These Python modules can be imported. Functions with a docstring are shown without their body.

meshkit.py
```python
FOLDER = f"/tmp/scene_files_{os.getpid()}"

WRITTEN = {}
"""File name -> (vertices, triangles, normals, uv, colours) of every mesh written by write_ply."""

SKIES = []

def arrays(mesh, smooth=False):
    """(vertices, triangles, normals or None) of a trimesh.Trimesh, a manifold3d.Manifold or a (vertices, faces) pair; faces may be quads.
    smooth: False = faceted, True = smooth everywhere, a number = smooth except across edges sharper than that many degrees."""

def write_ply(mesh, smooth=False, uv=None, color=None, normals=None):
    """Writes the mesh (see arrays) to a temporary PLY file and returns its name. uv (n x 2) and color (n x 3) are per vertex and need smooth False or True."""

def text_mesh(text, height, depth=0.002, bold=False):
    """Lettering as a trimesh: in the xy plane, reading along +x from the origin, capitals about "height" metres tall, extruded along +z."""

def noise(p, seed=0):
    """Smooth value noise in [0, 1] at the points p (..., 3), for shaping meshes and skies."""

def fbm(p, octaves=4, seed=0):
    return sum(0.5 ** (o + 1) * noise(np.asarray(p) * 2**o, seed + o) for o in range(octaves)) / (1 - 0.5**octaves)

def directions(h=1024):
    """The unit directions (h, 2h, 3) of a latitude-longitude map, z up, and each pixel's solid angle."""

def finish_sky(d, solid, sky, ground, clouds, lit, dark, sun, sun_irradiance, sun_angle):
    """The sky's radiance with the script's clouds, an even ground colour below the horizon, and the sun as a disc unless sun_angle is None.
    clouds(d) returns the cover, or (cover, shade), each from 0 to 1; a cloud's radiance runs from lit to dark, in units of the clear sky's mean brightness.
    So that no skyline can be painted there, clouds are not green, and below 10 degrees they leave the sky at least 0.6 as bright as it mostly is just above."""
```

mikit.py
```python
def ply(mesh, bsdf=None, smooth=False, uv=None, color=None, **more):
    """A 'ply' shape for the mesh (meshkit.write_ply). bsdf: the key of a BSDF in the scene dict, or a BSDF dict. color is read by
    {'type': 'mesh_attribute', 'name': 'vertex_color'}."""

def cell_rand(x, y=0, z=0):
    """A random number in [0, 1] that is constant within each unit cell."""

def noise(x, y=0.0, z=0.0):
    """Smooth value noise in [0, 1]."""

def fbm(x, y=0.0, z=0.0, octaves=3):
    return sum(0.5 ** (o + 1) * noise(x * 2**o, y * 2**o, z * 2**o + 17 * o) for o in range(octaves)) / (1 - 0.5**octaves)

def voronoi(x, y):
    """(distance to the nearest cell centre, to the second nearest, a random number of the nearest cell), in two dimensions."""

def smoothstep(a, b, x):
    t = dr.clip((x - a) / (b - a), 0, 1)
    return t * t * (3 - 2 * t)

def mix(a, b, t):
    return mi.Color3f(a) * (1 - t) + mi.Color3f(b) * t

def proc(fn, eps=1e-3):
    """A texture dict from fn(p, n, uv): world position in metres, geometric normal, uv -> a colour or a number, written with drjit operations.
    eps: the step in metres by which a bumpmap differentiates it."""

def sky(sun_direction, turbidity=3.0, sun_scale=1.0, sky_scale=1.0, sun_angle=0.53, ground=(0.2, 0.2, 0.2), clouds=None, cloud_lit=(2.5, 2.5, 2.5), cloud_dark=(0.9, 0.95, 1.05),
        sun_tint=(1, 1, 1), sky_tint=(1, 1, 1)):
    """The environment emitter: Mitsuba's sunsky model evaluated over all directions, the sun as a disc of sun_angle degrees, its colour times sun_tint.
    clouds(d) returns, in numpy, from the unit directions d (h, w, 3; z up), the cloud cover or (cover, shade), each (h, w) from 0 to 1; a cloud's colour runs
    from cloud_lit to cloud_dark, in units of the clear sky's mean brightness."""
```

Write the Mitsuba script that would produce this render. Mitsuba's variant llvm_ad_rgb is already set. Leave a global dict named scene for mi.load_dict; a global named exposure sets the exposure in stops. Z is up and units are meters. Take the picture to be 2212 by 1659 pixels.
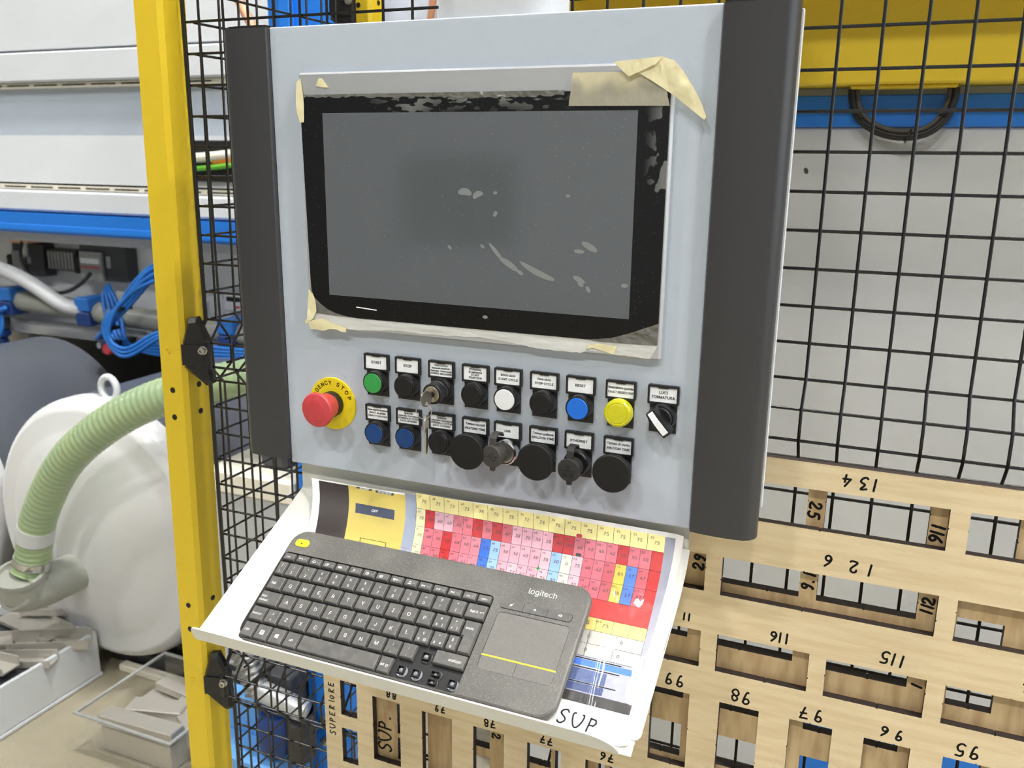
import math, random
import numpy as np, trimesh, drjit as dr, mitsuba as mi, mikit, meshkit
import manifold3d as m3
from shapely.geometry import Polygon, LineString, Point, box as sbox
from shapely.ops import unary_union
from shapely import affinity

T4 = mi.ScalarTransform4f
scene, labels = {}, {}
rng = random.Random(7)
# ------------------------------------------------------------------ camera, lamps, exposure
# frame: x to the right along the control panel, y into the hall, z up; origin = middle of the touch screen, 1.5 m above the floor
EYE = np.array([0.399, -0.8322, 0.0536]); FWD = np.array([-0.37689, 0.89259, -0.24746]); UP = np.array([-0.1073, 0.22329, 0.96883])
scene['camera'] = {'type': 'thinlens', 'fov': 59.97, 'fov_axis': 'x', 'aperture_radius': 0.0016, 'focus_distance': 0.98, 'near_clip': 0.02, 'far_clip': 100.0,
                   'to_world': T4().look_at(origin=EYE.tolist(), target=(EYE + FWD).tolist(), up=UP.tolist())}
exposure = -0.95
LAMP = 520.0          # radiance of a high bay lamp
SKYLIGHT = 0.6       # radiance of the roof lights
WARM, COOL = (1.0, 0.975, 0.93), (0.84, 0.93, 1.0)
LAMPS = [(-0.85, -3.5, .95), (0.95, -3.5, .95), (-0.4, 0.2, 1.5), (1.3, 0.4, 1.3), (2.6, -0.8, 1.6), (4.6, -1.6, 1.3), (-3.6, -2.2, .9), (-6.2, -1.0, .8)]   # x, y, strength
FLOOR, CEIL = -1.5, 4.6

# ------------------------------------------------------------------ helpers
def lin(c):
    c = np.asarray(c, float) / 255.0
    return np.where(c <= 0.04045, c / 12.92, ((c + 0.055) / 1.055) ** 2.4).tolist()

def mat(name, c, rough=0.5, metal=0.0, spec=0.5, bump=None, **kw):
    col = c if isinstance(c, dict) else {'type': 'rgb', 'value': lin(c)}
    d = {'type': 'principled', 'base_color': col, 'roughness': rough, 'metallic': metal, 'specular': spec, **kw}
    if bump:
        d = {'type': 'bumpmap', 'tex': mikit.proc(bump[0], eps=bump[2] if len(bump) > 2 else 4e-4), 'scale': bump[1], 'bsdf': d}
    scene['mat_' + name] = d
    return name

def col2(a, b, f):
    A, B = lin(a), lin(b)
    return mikit.proc(lambda p, n, uv: mikit.mix(A, B, f(p)))

used = {}
def key(name, parent=None):
    k = (parent + '__' if parent else '') + name
    n = used.get(k, 0); used[k] = n + 1
    return k if n == 0 else f'{k}_{n:03d}'

def obj(name, mesh, m, parent=None, smooth=False, M=None, label=None, cat=None, group=None, kind=None):
    if isinstance(mesh, m3.Manifold):
        q = mesh.to_mesh(); mesh = trimesh.Trimesh(np.array(q.vert_properties)[:, :3], np.array(q.tri_verts), process=False)
    if M is not None:
        mesh = mesh.copy(); mesh.apply_transform(M)
    if mesh.is_watertight and mesh.volume < 0: mesh = trimesh.Trimesh(mesh.vertices, mesh.faces[:, ::-1], process=False)
    k = key(name, parent)
    scene[k] = mikit.ply(mesh, 'mat_' + m, smooth=smooth)
    tag(k, label, cat, group, kind)
    return k

def tag(k, label=None, cat=None, group=None, kind=None):
    d = {a: b for a, b in (('label', label), ('category', cat), ('group', group), ('kind', kind)) if b}
    if d: labels[k] = {**labels.get(k, {}), **d}

def thing(name, label, cat, group=None):
    k = key(name); tag(k, label, cat, group); return k

def put(k, name_key, src, M):  # a copy of one ply dict under another key
    scene[k] = {**scene[src], 'to_world': T4(M.tolist())}

def cat_(ms): return trimesh.util.concatenate(ms)

def hull(pts):
    return m3.Manifold.hull_points(np.asarray(pts, float))

def tm(m):
    q = m.to_mesh(); return trimesh.Trimesh(np.array(q.vert_properties)[:, :3], np.array(q.tri_verts), process=False)

def bx(x0, x1, y0, y1, z0, z1, b=0.0):
    if b <= 0:
        m = trimesh.creation.box((x1 - x0, y1 - y0, z1 - z0)); m.apply_translation(((x0 + x1) / 2, (y0 + y1) / 2, (z0 + z1) / 2)); return m
    b = min(b, (x1 - x0) * .45, (y1 - y0) * .45, (z1 - z0) * .45)
    P = []
    for sx, ex in ((x0, 1), (x1, -1)):
        for sy, ey in ((y0, 1), (y1, -1)):
            for sz, ez in ((z0, 1), (z1, -1)):
                P += [(sx, sy + ey * b, sz + ez * b), (sx + ex * b, sy, sz + ez * b), (sx + ex * b, sy + ey * b, sz)]
    return tm(hull(P))

def tube(path, r, n=10, closed=False):
    P = np.asarray(path, float); k = len(P)
    R = np.broadcast_to(np.asarray(r, float), (k,))
    t = np.gradient(P, axis=0) if not closed else np.roll(P, -1, 0) - np.roll(P, 1, 0)
    t /= np.linalg.norm(t, axis=1, keepdims=True)
    a = np.array([0, 0, 1.0]) if abs(t[0][2]) < .9 else np.array([1.0, 0, 0])
    u = np.cross(a, t[0]); u /= np.linalg.norm(u); V = []
    for i in range(k):
        u = u - t[i] * (u @ t[i]); u /= np.linalg.norm(u); w = np.cross(t[i], u)
        th = np.arange(n) * 2 * np.pi / n
        V.append(P[i] + R[i] * (np.cos(th)[:, None] * u + np.sin(th)[:, None] * w))
    V = np.vstack(V); F = []
    for i in range(k if closed else k - 1):
        for j in range(n):
            a_, b_ = i * n + j, i * n + (j + 1) % n; c_, d_ = ((i + 1) % k) * n + j, ((i + 1) % k) * n + (j + 1) % n
            F += [(a_, b_, d_), (a_, d_, c_)]
    if not closed:
        V = np.vstack([V, P[:1], P[-1:]])
        for j in range(n):
            F += [(k * n, (j + 1) % n, j), (k * n + 1, (k - 1) * n + j, (k - 1) * n + (j + 1) % n)]
    return trimesh.Trimesh(V, F, process=False)

def spline(pts, n):
    from scipy.interpolate import CubicSpline
    P = np.asarray(pts, float); s = np.r_[0, np.cumsum(np.linalg.norm(np.diff(P, axis=0), axis=1))]
    return CubicSpline(s, P)(np.linspace(0, s[-1], n))

def lathe(prof, n=32):
    """profile of (radius, height): revolved about +z"""
    return trimesh.creation.revolve(np.asarray(prof, float), sections=n)

def ext(poly, d):
    g = list(getattr(poly, 'geoms', [poly]))
    return cat_([trimesh.creation.extrude_polygon(q, d, engine='earcut') for q in g if q.area > 1e-10])

def rrect(w, h, r, n=6, cx=0, cy=0):
    return affinity.translate(sbox(-w / 2 + r, -h / 2 + r, w / 2 - r, h / 2 - r).buffer(r, quad_segs=n), cx, cy)

# local (a, b, c) -> world: the panel frame (a right, b up, c towards the viewer) at y0
def PM(x=0, z=0, y=0.0):
    M = np.eye(4); M[:3, :3] = [[1, 0, 0], [0, 0, -1], [0, 1, 0]]; M[:3, 3] = (x, y, z); return M
def TR(x, y, z):
    M = np.eye(4); M[:3, 3] = (x, y, z); return M

_tc = {}
def text(s, h, maxw=None, depth=0.0002, bold=True, align=0):
    k = (s, bold)
    if k not in _tc: _tc[k] = meshkit.text_mesh(s, 1.0, 1.0, bold)
    m = _tc[k].copy(); b = m.bounds; w = (b[1][0] - b[0][0]) * h
    sx = h if not maxw or w <= maxw else h * maxw / w
    m.apply_transform(np.diag([sx, h, depth, 1])); b = m.bounds
    m.apply_translation((-(b[0][0] + b[1][0]) / 2 if align == 0 else -b[0][0], 0, 0)); return m

def lines(ls, h, gap, maxw, bold=True):
    tot = h * len(ls) + gap * (len(ls) - 1); ms = []
    for i, s in enumerate(ls):
        m = text(s, h, maxw, bold=bold); m.apply_translation((0, tot / 2 - h - i * (h + gap), 0)); ms.append(m)
    return cat_(ms)

STROKE = {'0': [[(.3, 1), (.05, .75), (.05, .25), (.3, 0), (.55, .25), (.55, .75), (.3, 1)]], '1': [[(.36, 1), (.28, 0)]],
 '2': [[(.08, .78), (.2, 1), (.5, .92), (.5, .68), (.1, .05), (.2, .02), (.62, .1)]], '3': [[(.08, .95), (.5, .95), (.25, .56), (.55, .4), (.45, .08), (.05, .05)]],
 '4': [[(.42, 1), (.02, .32), (.6, .36)], [(.46, .62), (.4, 0)]], '5': [[(.14, .58), (.42, .58), (.52, .28), (.32, .02), (.04, .08)], [(.58, 1), (.2, .96), (.14, .58)]],
 '6': [[(.5, 1), (.15, .6), (.06, .2), (.28, 0), (.52, .2), (.4, .45), (.1, .32)]], '7': [[(.05, .95), (.58, .98), (.25, 0)], [(.12, .5), (.56, .52)]],
 '8': [[(.3, .52), (.5, .75), (.3, 1), (.1, .75), (.3, .52), (.54, .25), (.3, 0), (.06, .25), (.3, .52)]], '9': [[(.5, .85), (.3, 1), (.08, .78), (.22, .55), (.46, .68), (.52, .88), (.44, .4), (.2, 0)]],
 'S': [[(.58, .9), (.25, 1), (.08, .75), (.5, .35), (.35, .05), (.02, .1)]], 'U': [[(.05, 1), (.08, .2), (.3, 0), (.5, .2), (.55, 1)]],
 'P': [[(.12, 1), (.08, 0)], [(.1, .95), (.45, .95), (.55, .72), (.4, .5), (.1, .48)]], 'E': [[(.55, .98), (.1, .95), (.08, .02), (.55, 0)], [(.1, .5), (.45, .52)]],
 'R': [[(.12, 1), (.08, 0)], [(.1, .95), (.45, .95), (.52, .72), (.1, .48), (.55, 0)]], 'I': [[(.3, .8), (.3, 0)], [(.3, .98), (.3, 1.0)]],
 'O': [[(.3, .75), (.08, .4), (.3, 0), (.55, .4), (.3, .75)]], '.': [[(.1, .05), (.16, .02)]], 'A': [[(.05, 0), (.3, 1), (.55, 0)], [(.1, .35), (.48, .35)]]}
def marks(s, h, pen, rot=0.0, adv=0.78, depth=0.00025):
    """hand-lettering: strokes of a felt pen, centred, turned by rot degrees, in the plane a, b"""
    gs, x = [], 0.0
    for ch in s:
        for st in STROKE.get(ch, []):
            P = np.array(st) * h + [x, 0]
            if len(P) > 2 and ch in '023568SUO9': P = spline(np.c_[P, np.zeros(len(P))], 5 * len(P))[:, :2]
            gs.append(LineString(P).buffer(pen / 2, quad_segs=3))
        x += (adv if ch not in '1.I' else adv * .62) * h
    g = unary_union(gs); c = g.envelope.centroid
    return ext(affinity.rotate(affinity.translate(g, -c.x, -c.y), rot, origin=(0, 0)).simplify(pen * .04), depth)

# ------------------------------------------------------------------ materials
mat('paint_panel', (182, 191, 203), 0.36, spec=.5)
mat('paint_tray', (213, 213, 206), 0.42)
mat('paint_black', (20, 20, 21), 0.35)
mat('plastic_pillar', {'type': 'rgb', 'value': lin((56, 56, 58))}, 0.33, spec=.45)
mat('plastic_black', (20, 20, 21), 0.38)
mat('plastic_cap', (17, 17, 17), 0.55, spec=.4)
mat('rubber', (62, 59, 56), 0.6)
mat('rubber_dark', (40, 39, 38), 0.6)
mat('ink', (14, 14, 15), 0.6, spec=.2)
mat('label_white', (238, 240, 243), 0.5)
mat('green', (50, 150, 70), 0.35); mat('white_cap', (228, 229, 232), 0.35); mat('blue_cap', (22, 108, 216), 0.35)
mat('navy_cap', (4, 60, 120), 0.3); mat('lens_yellow', (206, 202, 30), 0.22, spec=.6)
mat('red', (190, 62, 68), 0.42); mat('disc_yellow', (226, 206, 24), 0.45)
mat('yellow', {'type': 'rgb', 'value': lin((220, 190, 40))}, 0.42)
mat('yellow_bright', (244, 240, 20), 0.5)
mat('chrome', (205, 205, 205), 0.22, 1.0); mat('steel', (170, 170, 168), 0.35, 1.0); mat('nickel', (188, 182, 166), 0.3, 1.0)
mat('arm_grey', (196, 199, 202), 0.4); mat('alu', (205, 207, 210), 0.4, 0.7); mat('alu_sheet', (190, 186, 178), 0.38, 0.6)
mat('wire', (24, 24, 25), 0.28, spec=.6)
mat('bolt', (190, 188, 182), 0.3, 1.0)
def bubbles(p):
    edge = mikit.smoothstep(.084, .112, p.z + .018 * (mikit.noise(p.x * 30, p.z * 60) - .5))
    blot = mikit.smoothstep(.55, .60, mikit.fbm(p.x * 110, p.z * 260, 3.1, octaves=3)) * edge * mikit.smoothstep(-.13, -.06, p.x) * mikit.smoothstep(.12, .08, p.x)
    side = mikit.smoothstep(.56, .60, mikit.fbm(p.x * 75, p.z * 60, 9.0, octaves=3)) * mikit.smoothstep(.178, .2, p.x) * mikit.smoothstep(-.02, .03, p.z)
    d, d2, r = mikit.voronoi(p.x * 170, p.z * 170)
    dust = mikit.smoothstep(.07, .04, d) * mikit.smoothstep(.75, .76, r)
    return dr.clip(dr.maximum(dr.maximum(blot, side), dust * .55), 0, 1)
mat('bezel', col2((17, 17, 18), (112, 114, 112), bubbles), 0.12, spec=.35)
mat('screen', col2((88, 92, 97), (140, 144, 144), lambda p: (lambda v: mikit.smoothstep(.07, .04, v[0]) * mikit.smoothstep(.72, .73, v[2]) * .8)(mikit.voronoi(p.x * 150, p.z * 150))), 0.08, spec=1.0)
mat('bubble', (128, 132, 132), 0.35)
mat('film', (206, 206, 203), 0.25, spec=.6, bump=(lambda p, n, uv: mikit.fbm(p.x * 25, p.y * 60, p.z * 120, octaves=3), 0.0016, 6e-4))
mat('film_grey', (104, 103, 98), 0.25, spec=.6, bump=(lambda p, n, uv: mikit.fbm(p.x * 120, p.y * 90, p.z * 120, octaves=3), 0.004, 6e-4))
mat('tape', col2((226, 218, 180), (214, 204, 160), lambda p: mikit.fbm(p.x * 140, p.y * 140, p.z * 140)), 0.6, bump=(lambda p, n, uv: mikit.fbm(p.x * 260, p.y * 60, p.z * 90, octaves=2), 0.0012, 5e-4))
mat('tape_thin', col2((206, 198, 164), (146, 143, 130), lambda p: mikit.smoothstep(.135, .118, p.z + .012 * mikit.noise(p.x * 90, p.z * 60)) * .75 + .25 * mikit.fbm(p.x * 500, p.y * 60, p.z * 160, octaves=3)), 0.55)
speck = lambda p: mikit.noise(p.x * 2200, p.y * 2200, p.z * 2200)
mat('kb_body', col2((62, 62, 61), (128, 124, 116), lambda p: mikit.smoothstep(.5, .95, speck(p)) * .7 + .3 * mikit.fbm(p.x * 30, p.y * 30, p.z * 30)), 0.42)
mat('kb_key', col2((62, 62, 62), (92, 90, 86), lambda p: mikit.fbm(p.x * 160, p.y * 160, p.z * 160)), 0.40)
mat('kb_well', (24, 24, 25), 0.35)
mat('kb_pad', col2((80, 79, 77), (102, 99, 94), lambda p: mikit.noise(p.x * 1500, p.y * 1500, p.z * 1500) * .7 + .3 * mikit.fbm(p.x * 60, p.y * 60, p.z * 60)), 0.5)
mat('legend', (214, 214, 212), 0.5); mat('legend_dim', (150, 150, 148), 0.5); mat('logo_grey', (190, 188, 184), 0.5)
mat('silicone', (118, 120, 126), 0.2, spec=.7)
grain = lambda p: mikit.fbm(p.x * 16 + 1.6 * mikit.noise(p.x * 9, p.z * 22), p.y * 40, p.z * 150, octaves=4)
mat('birch', col2((223, 205, 170), (208, 187, 149), lambda p: .7 * mikit.smoothstep(.32, .72, grain(p)) + .3 * mikit.noise(p.x * 260, p.y * 200, p.z * 1500)), 0.55)
mat('birch_shaded', col2((204, 178, 136), (178, 148, 108), lambda p: mikit.smoothstep(.3, .75, mikit.fbm(p.x * 110, p.y * 40, p.z * 14 + 1.3 * mikit.noise(p.x * 20, p.z * 8), octaves=4))), 0.55)  # rear sheet: shade of the front lattice put into a darker birch
mat('burnt', (44, 36, 34), 0.6)
mat('floor', col2((166, 159, 138), (138, 131, 112), lambda p: mikit.fbm(p.x * 3, p.y * 3, octaves=5)), 0.35)
mat('wall', (128, 132, 134), 0.7); mat('wall_cladding', (190, 194, 198), 0.6); mat('ceiling', (120, 124, 128), 0.8)
mat('machine_white', (204, 208, 213), 0.4); mat('machine_cream', (224, 219, 204), 0.45); mat('machine_grey', (176, 178, 180), 0.5)
mat('machine_cool', (178, 188, 202), 0.3)
mat('machine_blue', (30, 112, 204), 0.35); mat('machine_blue_light', (100, 160, 222), 0.4); mat('navy', (22, 52, 110), 0.4)
mat('dark_grey', (58, 60, 64), 0.5); mat('module_grey', (150, 152, 150), 0.5); mat('black', (14, 14, 15), 0.5)
mat('tank_white', (212, 213, 214), 0.16, spec=.6, clearcoat=.6); mat('tank_shaded', (86, 90, 98), 0.32)  # second colour: tank shell, with the shade on it put into the grey
mat('hose_green', col2((132, 156, 126), (156, 170, 122), lambda p: mikit.fbm(p.x * 12, p.y * 12, p.z * 12)), 0.22, spec=.6)
mat('hose_blue', (36, 108, 190), 0.35); mat('hose_grey', (186, 188, 190), 0.4); mat('hose_orange', (212, 156, 122), 0.5)
mat('pvc_grey', (148, 150, 142), 0.35); mat('wire_green', (96, 176, 40), 0.4); mat('wire_orange', (226, 140, 50), 0.4); mat('scrap', (176, 172, 164), 0.35, .3)
mat('machine_sheet', col2((196, 197, 195), (184, 187, 192), lambda p: mikit.fbm(p.x * 3, p.z * 5, octaves=3)), 0.28)
mat('paper', (236, 236, 232), 0.55); mat('green_door', (24, 84, 34), 0.5)
scene['mat_clear_plastic'] = {'type': 'thindielectric', 'int_ior': 1.45}
scene['mat_sleeve_film'] = {'type': 'thindielectric', 'int_ior': 1.42}
def PR(c):
    c = tuple(int(round(.94 * v + .015 * sum(c))) for v in c); return mat('print_%02x%02x%02x' % c, c, .5) if 'mat_print_%02x%02x%02x' % c not in scene else 'print_%02x%02x%02x' % c

# ------------------------------------------------------------------ the hall
HX0, HX1, HY0, HY1 = -7.5, 7.0, -8.0, 7.0
obj('floor', bx(HX0, HX1, HY0, HY1, FLOOR - .1, FLOOR), 'floor', kind='structure')
obj('ceiling', bx(HX0, HX1, HY0, HY1, CEIL, CEIL + .1), 'ceiling', kind='structure')
obj('wall_left', bx(HX0 - .1, HX0, HY0, HY1, FLOOR, CEIL), 'wall', kind='structure')
obj('wall_right', bx(HX1, HX1 + .1, HY0, HY1, FLOOR, CEIL), 'wall', kind='structure')
obj('wall_back', bx(HX0, HX1, HY1, HY1 + .1, FLOOR, CEIL), 'wall', kind='structure')
obj('wall_front', bx(HX0, HX1, HY0 - .1, HY0, FLOOR, CEIL), 'wall_cladding', kind='structure')
tag(obj('board', bx(-4.66, -3.30, HY0 + .001, HY0 + .05, -.87, .06, .004), 'green_door'), 'large green board on the hall wall opposite, mirrored in the screen', 'board')
for i, x in enumerate((-5.2, -1.8, 1.6, 5.0)):       # roof lights: glazed strips along the hall that let daylight in
    k = key('window_%d' % (i + 1)); tag(k, kind='structure')
    scene[k] = mikit.ply(bx(x - .55, x + .55, HY0 + .8, HY1 - .8, CEIL - .03, CEIL - .001), 'mat_ceiling')
    scene[k]['emitter'] = {'type': 'area', 'radiance': {'type': 'rgb', 'value': [SKYLIGHT * c for c in COOL]}}
k = key('window_5'); tag(k, kind='structure')      # unseen window band added in the right wall for highlights and side light
scene[k] = mikit.ply(bx(HX1 - .04, HX1 - .001, -3.4, 2.6, -.4, 3.2), 'mat_ceiling')
scene[k]['emitter'] = {'type': 'area', 'radiance': {'type': 'rgb', 'value': [4.5 * c for c in COOL]}}
for i, (x, y, lamp_k) in enumerate(LAMPS):
    L = thing('high_bay_lamp', 'round high bay lamp hanging from the hall ceiling', 'lamp', 'high bay lamps under the ceiling')
    obj('housing', lathe([(0, 0), (.24, 0), (.24, .05), (.12, .16), (.08, .22), (0, .22)], 28), 'alu', L, 35, TR(x, y, CEIL - .60))
    obj('rod', tube([(x, y, CEIL - .39), (x, y, CEIL)], .012, 8), 'steel', L)
    k = key('lens', L)
    scene[k] = mikit.ply(trimesh.Trimesh(*(lambda m: (m.vertices + [x, y, CEIL - .602], m.faces))(trimesh.creation.cylinder(.2, .002, sections=28)), process=False), 'mat_white_cap')
    scene[k]['emitter'] = {'type': 'area', 'radiance': {'type': 'rgb', 'value': [LAMP * lamp_k * c for c in WARM]}}
#PARTS
# ------------------------------------------------------------------ control panel: sheet steel box between two plastic side profiles
PF = 0.004   # y of the panel front
cp = thing('operator_console', 'light grey textured steel control panel box with dark plastic side profiles', 'control panel')
fpl = bx(-.2435, .2425, PF, PF + .02, -.3078, .1862, .0012)
gx, gz = np.meshgrid(np.linspace(-.2421, .2411, 520), np.linspace(-.3064, .1848, 530), indexing='ij')
q = np.stack([gx * 430, gz * 430, 0 * gx], -1)
rel = (np.abs(meshkit.noise(q, 3) - .5) * 1.3 + .5 * meshkit.noise(q * 2.1, 4) - .4) * .00013
rel[[0, -1]] = -.0001; rel[:, [0, -1]] = -.0001
i_ = np.arange(gx.size).reshape(gx.shape); a_, b_, c_, d_ = i_[:-1, :-1].ravel(), i_[1:, :-1].ravel(), i_[1:, 1:].ravel(), i_[:-1, 1:].ravel()
gm = trimesh.Trimesh(np.stack([gx, PF - .00008 - rel, gz], -1).reshape(-1, 3), np.vstack([np.c_[a_, b_, c_], np.c_[a_, c_, d_]]), process=False)
fp_ = obj('front_plate', fpl, 'paint_panel', cp)
obj('textured_face', gm, 'paint_panel', fp_, True)
obj('housing', bx(-.236, .236, PF + .02, .098, -.300, .182, .003), 'paint_panel', cp)
def pillar(sx):
    # half profile: flat inner side against the plate, wide rounded front, grooves near the outer edge
    pts = [(.2428, PF + .016), (.2428, -.0005)] + [(.2440, -.0022), (.254, -.0036), (.264, -.0044), (.274, -.0046), (.284, -.0042)]
    pts += [(.290 + .0172 * math.sin(a), .0135 - .0170 * math.cos(a)) for a in np.linspace(.2, math.pi / 2, 9)]
    pts += [(.3068, .018), (.3056, .019), (.3054, .022), (.3062, .023), (.298, .070), (.288, .090), (.240, .092), (.240, PF + .021)]
    P = np.array(pts); P[:, 0] *= sx
    zb = -.3075 if sx > 0 else -.3025
    m = ext(Polygon(P), .1855 - zb); m.apply_translation((0, 0, zb)); return m
for sx in (-1, 1):
    pk = obj('side_profile', pillar(sx), 'plastic_pillar', cp, 25, label='dark plastic profile along the side of the box')
    c = ext(affinity.scale(Polygon([(.244, -.001), (.25, -.0025), (.276, -.0025), (.292, -.001), (.3025, .006), (.3045, .014), (.2965, .068), (.287, .088), (.244, .088)]), sx, 1, origin=(0, 0)), .0025)
    c.apply_translation((0, 0, .1856)); obj('end_cap', c, 'black', pk)
obj('rear_edge', bx(.3010, .3070, .034, .040, -.285, .183, .0005), 'machine_white', cp)
arm = thing('support_arm', 'light grey aluminium support arm standing on top of the control panel', 'support arm')
m = ext(rrect(.137, .074, .035, 12, .0105, .0535), .614); m.apply_translation((0, 0, .1863)); obj('column', m, 'arm_grey', arm, 40)
obj('boom', bx(-.058, .079, .091, .84, .72, .80, .012), 'arm_grey', arm, 40)

# ------------------------------------------------------------------ touch monitor
mon = thing('touch_monitor', 'flush touch screen monitor with black bezel, switched off, in the control panel', 'monitor')
F0 = -.0045
obj('frame', bx(-.2025, .2048, F0, PF - .0002, -.1362, .1382, .0022), 'alu', mon)
CURL = [(-.1969, -.0818), (-.1964, -.0893), (-.1950, -.0965), (-.1925, -.1018), (-.1848, -.1084), (-.175, -.1143), (-.1641, -.1177), (-.1509, -.1200), (-.1379, -.1210)]
CURR = [(.1307, -.1208), (.1544, -.1175), (.1728, -.1113), (.1889, -.1045), (.2015, -.0994)]
bz = Polygon([(-.2, .09)] + [(-.188 - .012 * math.cos(a), .1025 + .012 * math.sin(a)) for a in np.linspace(.2, math.pi / 2, 6)] + [(.2015, .1145)] + CURR[::-1] + CURL[::-1])
m = ext(bz, .0012); obj('bezel', m, 'bezel', mon, M=PM(0, 0, F0))
obj('screen', ext(sbox(-.1722, -.0972, .1722, .0968), .0003), 'screen', mon, M=PM(0, 0, F0 - .0012))
FB = F0 - .00155
def blob(x, z, a, b, rot):
    g = affinity.rotate(affinity.scale(Point(0, 0).buffer(1, quad_segs=6), a, b), rot, origin=(0, 0)); return affinity.translate(g, x, z)
def bean(x, z, a, b, rot, bend):
    t = np.linspace(-1, 1, 13); c = np.c_[t * a, -bend * t * t]
    g = unary_union([LineString(c[i:i + 2]).buffer(max(b * math.sqrt(max(1 - t[i] ** 2 * .95, .05)), .0004), quad_segs=4) for i in range(12)])
    return affinity.translate(affinity.rotate(g, rot, origin=(0, 0)), x, z)
# air bubbles under the protective film
BUB = [((1052, 401), 12, 7, -2, 3), ((1082, 405), 9, 6, 30, 3), ((1125, 538), 20, 4, -48, 0), ((1153, 568), 21, 6, -30, 1), ((1213, 586), 38, 6, -24, -3), ((1178, 588), 6, 4, -30, 0),
       ((1322, 526), 15, 6, -27, 0), ((1302, 537), 9, 4, -5, 0), ((1303, 600), 11, 5, -25, 0), ((1307, 611), 5, 4, -30, 0), ((1323, 622), 5, 4, -60, 0), ((1123, 452), 4, 4, 60, 0),
       ((1122, 400), 3, 3, 0, 0), ((1095, 528), 4, 3, -40, 0), ((1020, 528), 4, 3, -40, 0), ((1393, 611), 5, 4, 0, 0), ((1048, 685), 4, 3.5, 0, 0), ((1277, 411), 3, 3, 0, 0)]
BUBM = [(-.0046, .0195), (.0095, .0170), (.0300, -.0385), (.0445, -.0505), (.0745, -.0570), (.0572, -.0586), (.1293, -.0292), (.1190, -.0345), (.1196, -.0618), (.1217, -.0664), (.1298, -.0708),
        (.0296, -.0017), (.0295, .0192), (.0155, -.0345), (-.0218, -.0372), (.1663, -.0650), (.0189, -.1072), (.1063, .0182)]
for (q, a, b, r, bend), (x, z) in zip(BUB, BUBM):
    s = .00051
    obj('film_bubble', ext(bean(x, z, a * s, b * s, r, bend * s), .00015), 'bubble', mon, M=PM(0, 0, FB))
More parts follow.
